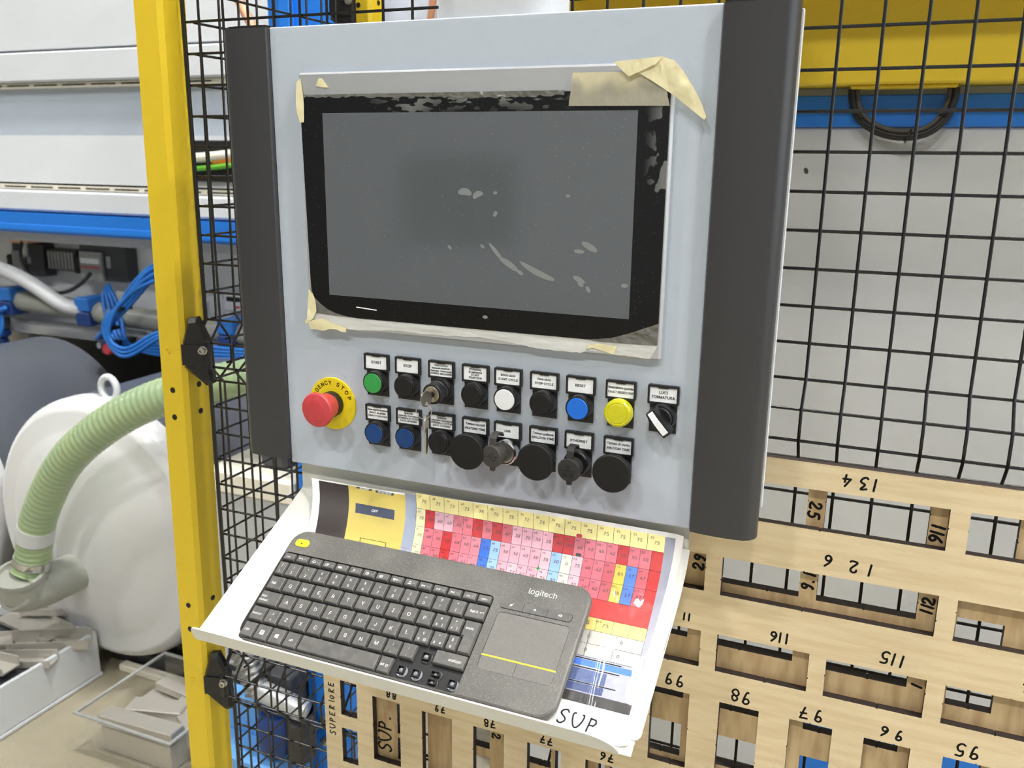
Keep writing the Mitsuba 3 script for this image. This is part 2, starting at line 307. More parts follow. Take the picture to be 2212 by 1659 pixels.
obj('scratch', ext(LineString([(-.1374, -.1086), (-.1123, -.1102)]).buffer(.0006), .00012), 'label_white', mon, M=PM(0, 0, F0 - .0012))
# torn protective film over the frame
def ragged(pts, amp, seed, step=.004):
    r = random.Random(seed); out = []
    for (x0, z0), (x1, z1) in zip(pts, pts[1:]):
        n = max(1, int(math.hypot(x1 - x0, z1 - z0) / step))
        for i in range(n):
            t = i / n; out.append((x0 + (x1 - x0) * t + r.uniform(-amp, amp) * .4, z0 + (z1 - z0) * t + r.uniform(-amp, amp)))
    return out + [pts[-1]]
low = [(-.2025, -.1195), (-.2005, -.130)] + ragged([(-.19, -.1335), (-.1515, -.1343), (-.1362, -.1345), (-.1189, -.1338), (-.0975, -.1312), (-.0766, -.1315), (-.0458, -.1318), (.0136, -.1295), (.0493, -.1320), (.0647, -.1335), (.0769, -.1352), (.097, -.1355), (.1235, -.1352), (.1311, -.1318), (.1569, -.1335), (.195, -.1345)], .0005, 3)
fl = Polygon(low + [(.2015, -.1212)] + [(.143, -.1222)] + CURR[:1] + CURL[::-1][:1] + [(-.1925, -.1190)]).buffer(0)
obj('protective_film', ext(fl, .0004), 'film', mon, M=PM(0, 0, F0 - .0001), label='torn clear film along the lower edge of the frame')
obj('protective_film', ext(Polygon(CURR + [(.2012, -.1205), (.143, -.1222)]).buffer(0), .0005), 'film_grey', mon, M=PM(0, 0, F0 - .0006), label='wrinkled grey film over the lower right corner')
obj('protective_film', ext(Polygon(CURL + [(-.165, -.1205), (-.1925, -.1192), (-.1965, -.115)]).buffer(0), .0005), 'film_grey', mon, M=PM(0, 0, F0 - .0006), label='wrinkled grey film over the lower left corner')
obj('protective_film', ext(Polygon(ragged([(-.201, .1135), (-.15, .1125), (-.1, .112), (-.03, .1105), (.05, .1095), (.1, .111)], .0012, 5) + [(.1, .1155), (-.201, .1155)]).buffer(0), .0003), 'film_grey', mon, M=PM(0, 0, F0 - .0013), label='film edge along the upper edge of the black bezel')

# masking tape
def tape(pts, y, label, m='tape', curl=0.0, rag=(), seed=1):
    g = Polygon(pts).buffer(0); me = ext(g, .00035)
    me = me.subdivide_to_size(.006); v = me.vertices
    v[:, 2] += curl * (meshkit.noise(np.c_[v[:, 0] * 70, v[:, 1] * 70, np.full(len(v), seed)], seed) - .2)
    obj_ = obj('masking_tape', me, m, None, True, PM(0, 0, y), label=label, cat='tape', group='masking tape around the monitor'); return obj_
tape(ragged([(.1085, .1300), (.105, .1012)], .0008, 8) + ragged([(.2015, .1005), (.1975, .116)], .0008, 9) + [(.196, .1275), (.150, .1305)], F0 - .0018, 'wide translucent masking tape strip over the upper right bezel of the monitor', 'tape_thin', .0008, seed=2)
tape([(.150, .1395), (.193, .142), (.2035, .139), (.2125, .1295), (.222, .116), (.2305, .1015), (.2352, .0905), (.2335, .088), (.2065, .108), (.186, .121), (.172, .129)], F0 - .0030, 'masking tape strip folded over the upper right monitor corner onto the panel', 'tape', .0022, seed=3)
tape([(.1485, .1385), (.194, .1425), (.188, .136), (.1635, .1258)], F0 - .0056, 'small turned back flap of masking tape above the wide strip', 'tape', .0016, seed=4)
tape(ragged([(-.2035, .128), (-.2045, .11), (-.2035, .096), (-.2005, .0872)], .0006, 11) + ragged([(-.1955, .0872), (-.1945, .102), (-.1955, .117), (-.198, .1325)], .0006, 12), F0 - .0016, 'torn masking tape strip down the upper left corner of the monitor', 'tape', .0014, seed=5)
tape([(-.1795, .1245), (-.1755, .132), (-.1715, .1318), (-.1635, .1225), (-.172, .1228)], F0 - .0006, 'tiny torn masking tape scrap on the upper frame of the monitor', 'tape', .0006, seed=6)
tape(ragged([(-.1998, -.0933), (-.2028, -.1164), (-.2028, -.127), (-.2063, -.1292)], .0005, 13) + ragged([(-.2054, -.134), (-.1947, -.1254), (-.1898, -.1173), (-.1900, -.1107), (-.1944, -.0977), (-.1981, -.0937)], .0005, 14), F0 - .0012, 'torn masking tape standing upright at the lower left corner of the monitor', 'tape', .002, seed=7)
tape(ragged([(-.2012, -.1298), (-.1942, -.1268), (-.1823, -.1249), (-.1756, -.1267), (-.1646, -.1296), (-.1515, -.1333)], .0005, 15) + ragged([(-.1517, -.1381), (-.1583, -.1377), (-.1638, -.1358), (-.1738, -.1361), (-.1829, -.1388), (-.1988, -.1383)], .0005, 16), F0 - .0016, 'crumpled masking tape lying along the lower left edge of the monitor', 'tape', .002, seed=8)
tape([(.1301, -.1309), (.1323, -.126), (.1452, -.1239), (.1613, -.1252), (.1588, -.1328), (.1569, -.1335), (.1474, -.1311), (.1368, -.1289)], F0 - .0012, 'short masking tape scrap on the lower right frame of the monitor', 'tape', .0012, seed=9)

# ------------------------------------------------------------------ push buttons, knobs and sockets
COLX = [-.1178, -.0778, -.0362, .0047, .0428, .0836, .1233, .1655, .2088]
ROWZ = [-.1928, -.2518]     # centre of the round part
def holder(k, x, z, txt, h, gap):
    obj('back_plate', ext(sbox(-.0133, -.0165, .0138, .0145), .0022).copy(), 'plastic_black', k, M=PM(x, z, PF))
    fr = ext(rrect(.031, .0193, .0012).difference(rrect(.0272, .0150, .0005)).union(sbox(-.005, .0066, .005, .0082)), .0016)
    ba = ext(rrect(.031, .0193, .0012), .0032)
    f = obj('label_frame', cat_([ba] + [fr.apply_translation((0, 0, .0032)) or fr]), 'plastic_black', k, M=PM(x, z + .0222, PF))
    c = obj('label_card', ext(rrect(.0276, .0154, .0004), .0004), 'label_white', f.rsplit('__', 1)[0], M=PM(x, z + .0222, PF - .0032), label='white printed label card')
    t = lines(txt, h, gap, .0256); obj('lettering', t, 'ink', c, M=PM(x, z + .0222, PF - .0036))
def collar(k, x, z, h=.0115, r0=.0143, r1=.0128):
    m = lathe([(0, 0), (r0, 0), (r0, .003), (r0 - .0004, .0045), (r1 + .0004, h - .0012), (r1 - .0004, h), (r1 - .0012, h), (r1 - .0014, h - .0012), (0, h - .0012)], 40)
    obj('collar', m, 'plastic_black', k, 30, PM(x, z, PF - .001))
def button(i, j, txt, m, label, cat='push button', h=.0023, gap=.0011, kind='cap'):
    x, z = COLX[i], ROWZ[j]
    k = thing({'cap': 'push_button', 'mushroom': 'mushroom_knob', 'lens': 'indicator_light', 'key': 'key_switch', 'selector': 'selector_switch', 'usb': 'usb_socket', 'net': 'network_socket'}[kind], label, cat)
    holder(k, x, z, txt, h, gap)
    if kind == 'cap':
        collar(k, x, z)
        obj('cap', lathe([(0, .0095), (.0113, .0095), (.0113, .0118), (.0108, .0124), (0, .0126)], 36), m, k, 30, PM(x, z, PF - .001))
    if kind == 'ring':
        pass
    if kind == 'mushroom':
        collar(k, x, z, .009)
        obj('head', lathe([(0, .008), (.0125, .008), (.0135, .010), (.0175, .0150), (.0196, .0200), (.0202, .0235), (.0198, .0250), (.0188, .0258), (.012, .0264), (.006, .0262), (0, .0260)], 44), m, k, 30, PM(x, z, PF - .001))
    if kind == 'lens':
        collar(k, x, z, .004)
        obj('lens', lathe([(0, .003), (.0142, .003), (.0145, .008), (.0140, .0112), (.0128, .0126), (.0112, .0130), (.0106, .0124), (.0098, .0130), (0, .0134)], 44), m, k, 30, PM(x, z, PF - .001))
    return k, x, z
bgrp = None
button(0, 0, ['START'], 'green', 'green push button under the START label', h=.0029)
button(1, 0, ['STOP'], 'plastic_cap', 'black push button under the STOP label', h=.0029)
button(3, 0, ['Posizione', 'di partenza', 'START', 'POSITION'], 'plastic_cap', 'black push button under the START POSITION label', h=.0022, gap=.0009)
button(4, 0, ['Inizio ciclo', 'START CYCLE'], 'white_cap', 'white push button under the START CYCLE label', h=.0024, gap=.0022)
button(5, 0, ['Fine ciclo', 'STOP CYCLE'], 'plastic_cap', 'black push button under the STOP CYCLE label', h=.0024, gap=.0022)
button(6, 0, ['RESET'], 'blue_cap', 'bright blue push button under the RESET label', h=.0027)
button(7, 0, ['Resistenze guaste', 'FAULT RESISTORS'], 'lens_yellow', 'yellow indicator light under the FAULT RESISTORS label', 'indicator light', h=.0023, gap=.0024, kind='lens')
button(0, 1, ['Reset allarmi sicurezze', 'RESET ALARMS', 'SAFETY DEVICES'], 'navy_cap', 'dark blue push button under the RESET ALARMS label', h=.0021, gap=.0015)
button(1, 1, ['Apertura', 'cancello formatura', 'FORMING STATION', 'GATE OPENING'], 'navy_cap', 'dark blue push button under the GATE OPENING label', h=.0021, gap=.0009)
button(2, 1, ['Chiusura', 'cancello formatura', 'FORMING STATION', 'GATE CLOSING'], 'plastic_cap', 'black push button under the GATE CLOSING label', h=.0021, gap=.0009)
button(3, 1, ['Tempo riscaldi', 'HEATING TIME'], 'plastic_cap', 'black mushroom knob under the HEATING TIME label', 'knob', h=.0024, gap=.0026, kind='mushroom')
button(5, 1, ['Tempo pallone', 'BALLOON TIME'], 'plastic_cap', 'black mushroom knob under the BALLOON TIME label', 'knob', h=.0024, gap=.0022, kind='mushroom')
button(7, 1, ['Tempo di vuoto', 'VACUUM TIME'], 'plastic_cap', 'black mushroom knob under the VACUUM TIME label', 'knob', h=.0024, gap=.0026, kind='mushroom')
# key switch with its key
k, x, z = button(2, 0, ['Cicli CYCLES', 'Manuale MANUAL', 'Automatico   Cambio stampo', 'AUTOMATIC  MOULD CHANGE'], 'nickel', 'black key switch with nickel lock under the MANUAL AUTOMATIC label', 'key switch', h=.0019, gap=.0011, kind='key')
collar(k, x, z, .008)
obj('barrel', lathe([(0, .006), (.0118, .006), (.0120, .012), (.0108, .0130), (.0108, .0150), (.0115, .0165), (.0115, .0235), (.0106, .0245), (.0090, .0242), (0, .0242)], 40), 'plastic_black', k, 30, PM(x, z, PF - .001))
lk = obj('lock_face', lathe([(0, .0235), (.0088, .0235), (.0088, .0252), (.0082, .0256), (0, .0256)], 36), 'nickel', k, 30, PM(x, z, PF - .001))
obj('keyhole', ext(Point(0, 0).buffer(.0032), .0003), 'black', lk.rsplit('__', 0)[0], M=PM(x, z, PF - .0266))
ky = thing('key', 'small nickel key stuck in the key switch', 'key')
Mk = PM(x, z, PF - .0266)
R_ = trimesh.transformations.rotation_matrix
bow = affinity.rotate(affinity.scale(Point(0, 0).buffer(.0085), .95, 1.0).difference(affinity.translate(Point(0, 0).buffer(.0022), 0, -.0052)), 0)
bm = ext(affinity.translate(bow, .0, -.002), .0018); bm.apply_translation((0, 0, -.0009))
bm.apply_transform(R_(math.radians(75), (0, 1, 0))); bm.apply_translation((0, 0, .012))
obj('bow', bm, 'nickel', ky, M=Mk)
obj('blade', bx(-.0010, .0010, -.0035, .0035, -.0022, .0062), 'nickel', ky, M=Mk)
c0 = np.array([x - .0015, PF - .0266 - .0125, z - .0155])
th = np.linspace(0, 2 * np.pi, 40, endpoint=False)
tag(obj('key_ring', tube(np.c_[c0[0] - .001 + .0085 * np.sin(th) * .9, c0[1] + .003 * np.sin(th), c0[2] + .0085 * np.cos(th)], .00055, 8, True), 'chrome', smooth=True), 'thin steel split ring hanging from the key in the key switch', 'key ring')
k2 = thing('key', 'second nickel key dangling edge-on from the split ring', 'key')
b2 = ext(affinity.scale(Point(0, 0).buffer(.0085), .9, 1.15).difference(affinity.translate(Point(0, 0).buffer(.002), 0, .0068)), .0018)
bl = ext(Polygon([(-.0036, -.008), (.0036, -.008), (.0036, -.026), (.002, -.028), (.0028, -.03), (0, -.0335), (-.0030, -.031), (-.0036, -.012)]), .0018)
M2 = PM(c0[0] - .0015, c0[2] - .0155, c0[1] + .004) @ R_(math.radians(104), (0, 1, 0)) @ R_(math.radians(-3), (0, 0, 1))
obj('bow', b2, 'nickel', k2, M=M2); obj('blade', bl, 'nickel', k2, M=M2)
# selector
k, x, z = button(8, 0, ['LUCI', 'FORMATURA'], 'plastic_black', 'black rotary selector with white pointer under the LUCI FORMATURA label', 'selector switch', h=.0027, gap=.0022, kind='selector')
collar(k, x, z, .009)
obj('rotor', lathe([(0, .008), (.0115, .008), (.0115, .0115), (.0105, .0125), (0, .0125)], 36), 'plastic_black', k, 30, PM(x, z, PF - .001))
hl = tm(hull([(a * w, b_, c_) for w, b_, c_ in ((.0062, .0125, .012), (.0045, .0125, .0235), (.0058, -.0150, .012), (.0042, -.0165, .0235), (.0062, 0, .025)) for a in (-1, 1)]))
Ms = PM(x, z, PF - .001) @ R_(math.radians(40), (0, 0, 1))
lv = obj('lever', hl, 'plastic_black', k, M=Ms)
obj('pointer', tm(hull([(a * w, b_, c_) for w, b_, c_ in ((.0026, .0115, .0236), (.0026, .0115, .0250), (.0030, 0, .0262), (.0030, 0, .024), (.0030, -.0140, .0236), (.0030, -.0140, .0252)) for a in (-1, 1)])), 'label_white', lv, M=Ms, label='white pointer insert')
# sockets with tethered rubber caps
def socket(i, txt, m, ring, kind, label, lean, capm):
    k, x, z = button(i, 1, txt, m, label, 'socket', h=.0026, kind=kind)
    obj('ring', lathe([(0, 0), (.0138, 0), (.0142, .004), (.0136, .0105), (.0122, .0120), (.0108, .0112), (0, .0112)], 40), ring, k, 30, PM(x, z, PF - .001))
    cap = cat_([lathe([(0, .010), (.0104, .010), (.0104, .0125), (.0098, .0128), (.0098, .0145), (.0104, .0148), (.0106, .019), (.0112, .0195), (.0122, .0205), (.0124, .0245), (.0116, .0262), (.004, .0268), (0, .0268)], 40), bx(-.0028, .0028, -.0165, -.0105, .0205, .0245, .0008)])
    Mc = PM(x + lean[0], z + lean[1], PF - .001) @ R_(math.radians(lean[2]), (0, 1, 0))
    c = obj('rubber_cap', cap, capm, k, 30, Mc, label='round rubber cap on a strap')
    st = ext(LineString([(.0, .0), (.0, .002), (.001, .0085), (.004, .0125), (.009, .0135), (.0135, .0120), (.0155, .009)]).buffer(.0009), .0075)
    st.apply_transform(np.array([[0, 0, 1, -.00375], [0, 1, 0, .0105], [-1, 0, 0, .0225], [0, 0, 0, 1.0]]))
    obj('strap', st, capm, k, M=Mc)
    if kind == 'usb':
        g = [LineString([(-.0080, -.0008), (.0068, .0010)]).buffer(.0005), LineString([(-.003, -.0002), (-.0002, .0032), (.0028, .0036)]).buffer(.0005), LineString([(-.0002, .0002), (.0018, -.0030), (.0044, -.0030)]).buffer(.0005),
             Point(-.0080, -.0008).buffer(.0014), Polygon([(.0062, .0024), (.0090, .0012), (.0066, -.0006)]), Point(.0032, .0036).buffer(.0011), affinity.translate(rrect(.0021, .0021, .0002), .0050, -.0030)]
        obj('emblem', ext(unary_union(g), .0003), 'rubber_dark', c, M=Mc @ TR(0, 0, .0267))
    else:
        sq = [rrect(.0042, .0036, .0003).difference(rrect(.0032, .0026, .0002))]
        g = [affinity.translate(sq[0], 0, .0034), affinity.translate(sq[0], -.0034, -.0046), affinity.translate(sq[0], .0034, -.0046), LineString([(-.0078, 0), (.0078, 0)]).buffer(.00035), LineString([(0, .0016), (0, 0)]).buffer(.0003), LineString([(-.0034, -.0028), (-.0034, 0)]).buffer(.0003), LineString([(.0034, -.0028), (.0034, 0)]).buffer(.0003)]
        obj('emblem', ext(unary_union(g), .0003), 'black', c, M=Mc @ TR(0, 0, .0267))
socket(4, ['USB'], 'rubber', 'chrome', 'usb', 'USB socket with chrome ring and brown-grey rubber cap', (-.0045, -.001, -10), 'rubber')
socket(6, ['ETHERNET'], 'plastic_black', 'plastic_black', 'net', 'ETHERNET socket with black ring and black rubber cap', (-.0010, -.003, -4), 'rubber_dark')
# emergency stop
es = thing('emergency_stop', 'red mushroom emergency stop on a round yellow plate', 'emergency stop')
ex, ez = -.1795, -.2262
dk = obj('plate', lathe([(0, 0), (.0312, 0), (.0312, .0016), (.0306, .002), (0, .002)], 64), 'disc_yellow', es, 30, PM(ex, ez, PF))
tt = []
for ch, a in zip('EMERGENCYSTOP', [197, 184, 171.5, 158.5, 145.5, 133, 120.5, 108, 95.5, 70, 54.5, 37.5, 21]):
    m = text(ch, .0046); m.apply_transform(R_(math.radians(a - 90), (0, 0, 1))); m.apply_translation((.0228 * math.cos(math.radians(a)), .0228 * math.sin(math.radians(a)), .002)); tt.append(m)
obj('lettering', cat_(tt), 'ink', dk, M=PM(ex, ez, PF))
obj('collar', lathe([(0, .002), (.0150, .002), (.0150, .010), (.0142, .011), (0, .011)], 40), 'plastic_black', es, 30, PM(ex, ez, PF))
hd = obj('head', lathe([(0, .010), (.0140, .010), (.0146, .0115), (.0156, .020), (.0172, .0255), (.0196, .0290), (.0203, .0312), (.0200, .0330), (.0188, .0345), (.013, .0360), (.007, .0365), (0, .0366)], 56), 'red', es, 30, PM(ex, ez, PF))
ar = []
for a0 in (100, 220, 340):
    th = np.radians(np.linspace(a0, a0 + 80, 14)); c = np.c_[np.cos(th), np.sin(th)] * .0105
    e = c[-1]; dv = (c[-1] - c[-2]) / np.linalg.norm(c[-1] - c[-2]); nn = np.array([-dv[1], dv[0]])
    ar += [LineString(c).buffer(.00045), Polygon([e + nn * .0016, e - nn * .0016, e + dv * .003])]
obj('arrows', ext(unary_union(ar), .0006), 'red', hd, M=PM(ex, ez, PF - .0360))
# ------------------------------------------------------------------ keyboard tray
TS, TI = .49915, -.35435          # the sloping tray surface: z = TS * y + TI
TA = math.atan(TS); TN = np.array([0, -math.sin(TA), math.cos(TA)]); TD = np.array([0, -math.cos(TA), -math.sin(TA)])
tray = thing('keyboard_tray', 'sloping cream white sheet steel keyboard tray with front lip under the control panel', 'tray')
yb, yf = .020, -.1807
prof = LineString([(.036, -.3001), (.036, -.3108), (yb, -.3108), (yb, TI + TS * yb + .002), (yb - .002, TI + TS * (yb - .002)), (yf, TI + TS * yf)])
pl = Polygon(list(prof.coords) + [(yf - .0007, TI + TS * yf - .0013), (yb + .0012, TI + TS * yb - .0012), (yb + .0016, -.3124), (.0374, -.3124), (.0374, -.3001)])
m = ext(pl, .480); m.apply_transform(np.array([[0, 0, 1, -.2405], [1, 0, 0, 0], [0, 1, 0, 0], [0, 0, 0, 1.0]]))
obj('plate', m, 'paint_tray', tray)
lp = Polygon([(-.2385, -.0016), (-.2385, .009)] + [(-.2325 - .006 * math.cos(a), .0105 + .006 * math.sin(a)) for a in np.linspace(0, 1.57, 6)] + [(.195 + .034 * math.sin(a), -.0005 + .0170 * math.cos(a)) for a in np.linspace(0, 1.57, 10)] + [(.229, -.0016)])
m = ext(lp, .0018)
e3 = np.array([0, -math.cos(.42), -math.sin(.42)]); e2 = np.array([0, -math.sin(.42) + .02, math.cos(.42)])
Ml = np.eye(4); Ml[:3, 0] = (1, 0, 0); Ml[:3, 1] = (0, -.36, .933); Ml[:3, 2] = (0, -.933, -.36); Ml[:3, 3] = (0, yf, TI + TS * yf)
obj('front_lip', m, 'paint_tray', tray, M=Ml)

# ------------------------------------------------------------------ printed sheet on the tray
def yz_curve():
    P = [np.array([.0090, -.3165]), np.array([.0015, -.349]), np.array([-.022, -.3665]), np.array([-.070, TI + TS * -.070])]
    t = np.linspace(0, 1, 60)[:, None]
    b = (1 - t) ** 3 * P[0] + 3 * (1 - t) ** 2 * t * P[1] + 3 * (1 - t) * t * t * P[2] + t ** 3 * P[3]
    l = np.linspace(-.0725, -.1835, 24); return np.vstack([b, np.c_[l, TI + TS * l]])
YZ = yz_curve(); SS = np.r_[0, np.cumsum(np.linalg.norm(np.diff(YZ, axis=0), axis=1))] - .0085
NZ = np.c_[-np.gradient(YZ[:, 1]), np.gradient(YZ[:, 0])]; NZ /= -np.linalg.norm(NZ, axis=1, keepdims=True)
if NZ[-1][1] < 0: NZ = -NZ
def sheet_pt(x, s, lift):
    """a point of the curved sheet: x along the tray, s down the sheet, lifted along the normal; the right edges curl up"""
    x = np.asarray(x, float); s = np.asarray(s, float)
    y, z = np.interp(s, SS, YZ[:, 0]), np.interp(s, SS, YZ[:, 1]); ny, nz = np.interp(s, SS, NZ[:, 0]), np.interp(s, SS, NZ[:, 1])
    over = np.clip(s - SS[-1], 0, 1)
    y, z = y - over * .86, z - over * .52
    return np.stack([x, y + ny * lift, z + nz * lift], -1)
def fx(f, s):  # the print is a photograph of a screen: its left border runs in
    s = np.asarray(s, float); xl = -.2063 + .36 * s; xr = .2178 + .04 * s
    return xl + np.asarray(f) * (xr - xl)
def patch(f0, f1, s0, s1, lift, nf=None, ns=None, xy=fx, curl=None, th=None, top=None):
    nf = nf or max(2, int((f1 - f0) * 40) + 1); ns = ns or max(2, int((s1 - s0) / .0035) + 2)
    F_, S_ = np.meshgrid(np.linspace(f0, f1, nf), np.linspace(s0, s1, ns), indexing='ij')
    if top: S_ = S_ + top(F_) * np.clip((.03 - S_) / .03, 0, 1)
    X = xy(F_, S_) if xy else F_
    L = lift + (curl(X, S_) if curl else 0)
    V = sheet_pt(X, S_, L).reshape(-1, 3); i = np.arange(nf * ns).reshape(nf, ns)
    a, b, c_, d_ = i[:-1, :-1].ravel(), i[1:, :-1].ravel(), i[1:, 1:].ravel(), i[:-1, 1:].ravel()
    Fc = np.vstack([np.c_[a, c_, b], np.c_[a, d_, c_]])
    m = trimesh.Trimesh(V, Fc, process=False)
    if th:
        V2 = sheet_pt(X, S_, L - th).reshape(-1, 3); n = len(V)
        edge = np.r_[i[0, :], i[1:, -1], i[-1, :-1][::-1], i[1:-1, 0][::-1]]; e2_ = np.roll(edge, -1)
        m = trimesh.Trimesh(np.vstack([V, V2]), np.vstack([Fc, Fc[:, ::-1] + n, np.c_[edge, edge + n, e2_ + n], np.c_[edge, e2_ + n, e2_]]), process=False)
    return m
def on_sheet(m, x, s, lift, sc=1.0):
    v = m.vertices; return trimesh.Trimesh(sheet_pt(x + v[:, 0], s - v[:, 1], lift + v[:, 2] * .5), m.faces, process=False)
curlA = lambda X, S: np.clip((X - .2285) / .008, 0, 1.4) ** 2 * .006
curlB = lambda X, S: np.clip((X - .2375) / .007, 0, 1.4) ** 2 * .007
sb = thing('paper_sheet', 'plain white paper sheet under the printed one, its right edge curled up', 'paper sheet')
obj('sheet', patch(.10, .2455, .006, .2135, .0006, 40, 50, None, curlB, .0002), 'paper', sb, True)
sa = thing('printed_sheet', 'colour printed paper sheet of numbered yellow, red and blue cells under the keyboard', 'printed sheet')
obj('sheet', patch(-.2165, .2375, .0005, .2225, .0013, 50, 60, lambda f, s: f + .36 * s * np.clip((.2 - f) / .42, 0, 1), curlA, .0002, lambda f: -.0085 * np.clip((f + .12) / .2, 0, 1)), 'paper', sa, True)
L1, L2, L3 = .00145, .00155, .00165
def cell(c, f0, f1, s0, s1, lift=L1): obj('printed_cell', patch(f0, f1, s0, s1, lift), PR(c), sa)
prints = {}
BOT = .1925
cell((54, 46, 44), 0, .0986, .002, BOT); cell((206, 186, 92), .0986, .281, .0015, .19)
cell((150, 160, 182), .281, .315, -.001, .19); cell((150, 152, 168), 1.0, 1.025, -.003, .16)
cell((56, 68, 92), .121, .247, .0208, .0325, L2)
for f0, f1, s0, s1 in ((.126, .176, .0015, .0035), (.188, .245, .0015, .0045)): cell((70, 68, 66), f0, f1, s0, s1, L2)
cell((40, 36, 36), .5, 1.025, .182, BOT, L2)
ROW = [-.0035, .0137, .0343, .0566, .0785, .1005, .1152, .1302, .1446]
VC = {15: (52, 110, 214), 25: (150, 190, 238), 30: (150, 190, 238), 17: (86, 130, 214), 0: (214, 214, 204), 35: (220, 184, 196), 37: (226, 182, 194), 38: (222, 164, 180), 40: (220, 168, 182), 42: (212, 112, 128), 44: (216, 130, 146),
      45: (214, 122, 138), 47: (204, 96, 108), 48: (214, 106, 122), 50: (212, 108, 122), 55: (196, 44, 52), 58: (200, 36, 40), 60: (196, 36, 40), 70: (200, 36, 40), 73: (241, 229, 156), 72: (241, 229, 156), 75: (241, 229, 156), 85: (222, 198, 84), -1: (200, 52, 50)}
R1 = [75, 73, 73, 73, 75, 75, 73, 72, 73] + [75] * 7
R2 = [75, 70, 40, 40, 42, 50, 60, 50, 55, 47, 38, 38, 38, 38, 55, 55, 42, 42, 45, 42, 55, 50, 50, -1]
R3 = [75, 48, 50, 58, 48, 45, 44, 15, 25, 38, 38, 40, 38, 35, 30, 0, 35, 48, 42, 47, 85, 17, 47, -1]
R4 = [75, 48, 50, 58, 48, 45, 44, 15, 25, 38, 37, 40, 38, 35, 30, 0, 35, 48, 42, 47, 85, 17, 47, -1]
texts, rules = [], []
def num(f, s, t, h, lift=L3): texts.append(on_sheet(text(t, h, bold=False), float(fx(f, s)), s, lift))
g0 = .315
def rule(f0, f1, s0, s1, w=.00035):
    if s0 == s1: rules.append(patch(f0, f1, s0 - w / 2, s0 + w / 2, L2, ns=2))
    else: rules.append(patch(f0 - w * 1.2, f0 + w * 1.2, s0, s1, L2, nf=2))
for r, (vals, first) in enumerate(((R1, 17), (R2, 33), (R3, 57), (R4, 81))):
    n = len(vals); w = (1 - g0) / n
    for i, v in enumerate(vals):
        f0 = g0 + i * w; c = VC[v]
        if v == 75 and r: c = (232, 226, 176)
        cell(c, f0, f0 + w, ROW[r], ROW[r + 1])
        if v >= 0:
            num(f0 + w * .27, ROW[r] + .0046, str(first + i), .0023); num(f0 + w * .55, ROW[r] + (.0100 if r == 0 else .0122), str(v), .0035)
        rule(f0, f0, ROW[r], ROW[r + 1])
    rule(g0, 1, ROW[r + 1], ROW[r + 1])
cell((206, 52, 50), g0, 1, ROW[4], ROW[5]); cell((228, 206, 116), g0, 1, ROW[5], ROW[6]); cell((184, 182, 176), g0, 1, ROW[6], ROW[8])
for i in range(17): rule(g0 + i * (1 - g0) / 16, 0, ROW[5], ROW[6])
for i in range(5): rule(.72 + i * .07, 0, ROW[6], ROW[8])
for s in ROW[5:]: rule(g0, 1, s, s)
num(.845, .1095, '75', .004); num(.875, .1050, '142', .0026); num(.895, .1095, '75', .004)
for f in (.86, .945): num(f, .124, '0', .0035); num(f, .139, '0', .0035)
cell((158, 160, 178), .5, 1.0, .1446, .182); cell((58, 118, 214), .5, .995, .1480, .1545, L2); cell((74, 92, 140), .5, .93, .158, .171, L2); cell((60, 76, 124), .5, .93, .173, .181, L2)
for s in (.1468, .1565, .172): rules.append(patch(.5, .96, s - .0005, s + .0005, L3, ns=2))
for q in ((.150, .2345, .0625, .0629), (.150, .1515, .0625, .0700), (.2330, .2345, .0625, .0700)): rules.append(patch(*q, L3, ns=2 if q[3] - q[2] < .001 else None))
for q in (.284, .293, .302): obj('printed_dash', patch(q, q + .006, .0640, .0645, L3, ns=2), 'red', sa)
texts_w = [on_sheet(text('OFF', .0032), float(fx(.184, .0262)), .0280, L3), on_sheet(text('SELEZIONE', .0017), float(fx(.151, .003)), .0033, L3), on_sheet(text('RESISTENZE', .0022), float(fx(.2165, .0035)), .0041, L3)]
obj('printed_rules', cat_(rules), 'ink', sa, kind='stuff'); obj('printed_numbers', cat_(texts), PR((84, 68, 70)), sa, kind='stuff'); obj('printed_lettering', cat_(texts_w), 'label_white', sa)
obj('printed_marker', on_sheet(ext(Point(0, 0).buffer(.0022, quad_segs=1), .0001), float(fx(.6863, ROW[3])), ROW[3], L3), 'green', sa)
obj('printed_marker', on_sheet(ext(rrect(.0068, .0038, .0018), .0001), float(fx(.783, .0118)), .0118, L3), 'red', sa)
obj('printed_marker', on_sheet(ext(rrect(.0062, .0036, .0017), .0001), float(fx(.7865, .0325)), .0325, L3), 'dark_grey', sa)
obj('hand_lettering', on_sheet(marks('SUP', .0135, .0016, -4, 1.02), .1850, .2095, L1), 'ink', sa)
sv = thing('plastic_sleeve', 'clear wrinkled plastic sleeve over the lower right part of the printed sheet', 'plastic sleeve')
wr = lambda X, S: .0012 * meshkit.fbm(np.stack([X * 55, S * 16, 0 * X], -1), 3, 5) + .0016 * np.exp(-((X - .188 - .10 * (S - .18)) / .0035) ** 2) + curlB(X, S) * .7
obj('film', patch(.150, .2440, .062, .2000, .0026, 60, 60, None, wr, .00025), 'sleeve_film', sv, True)

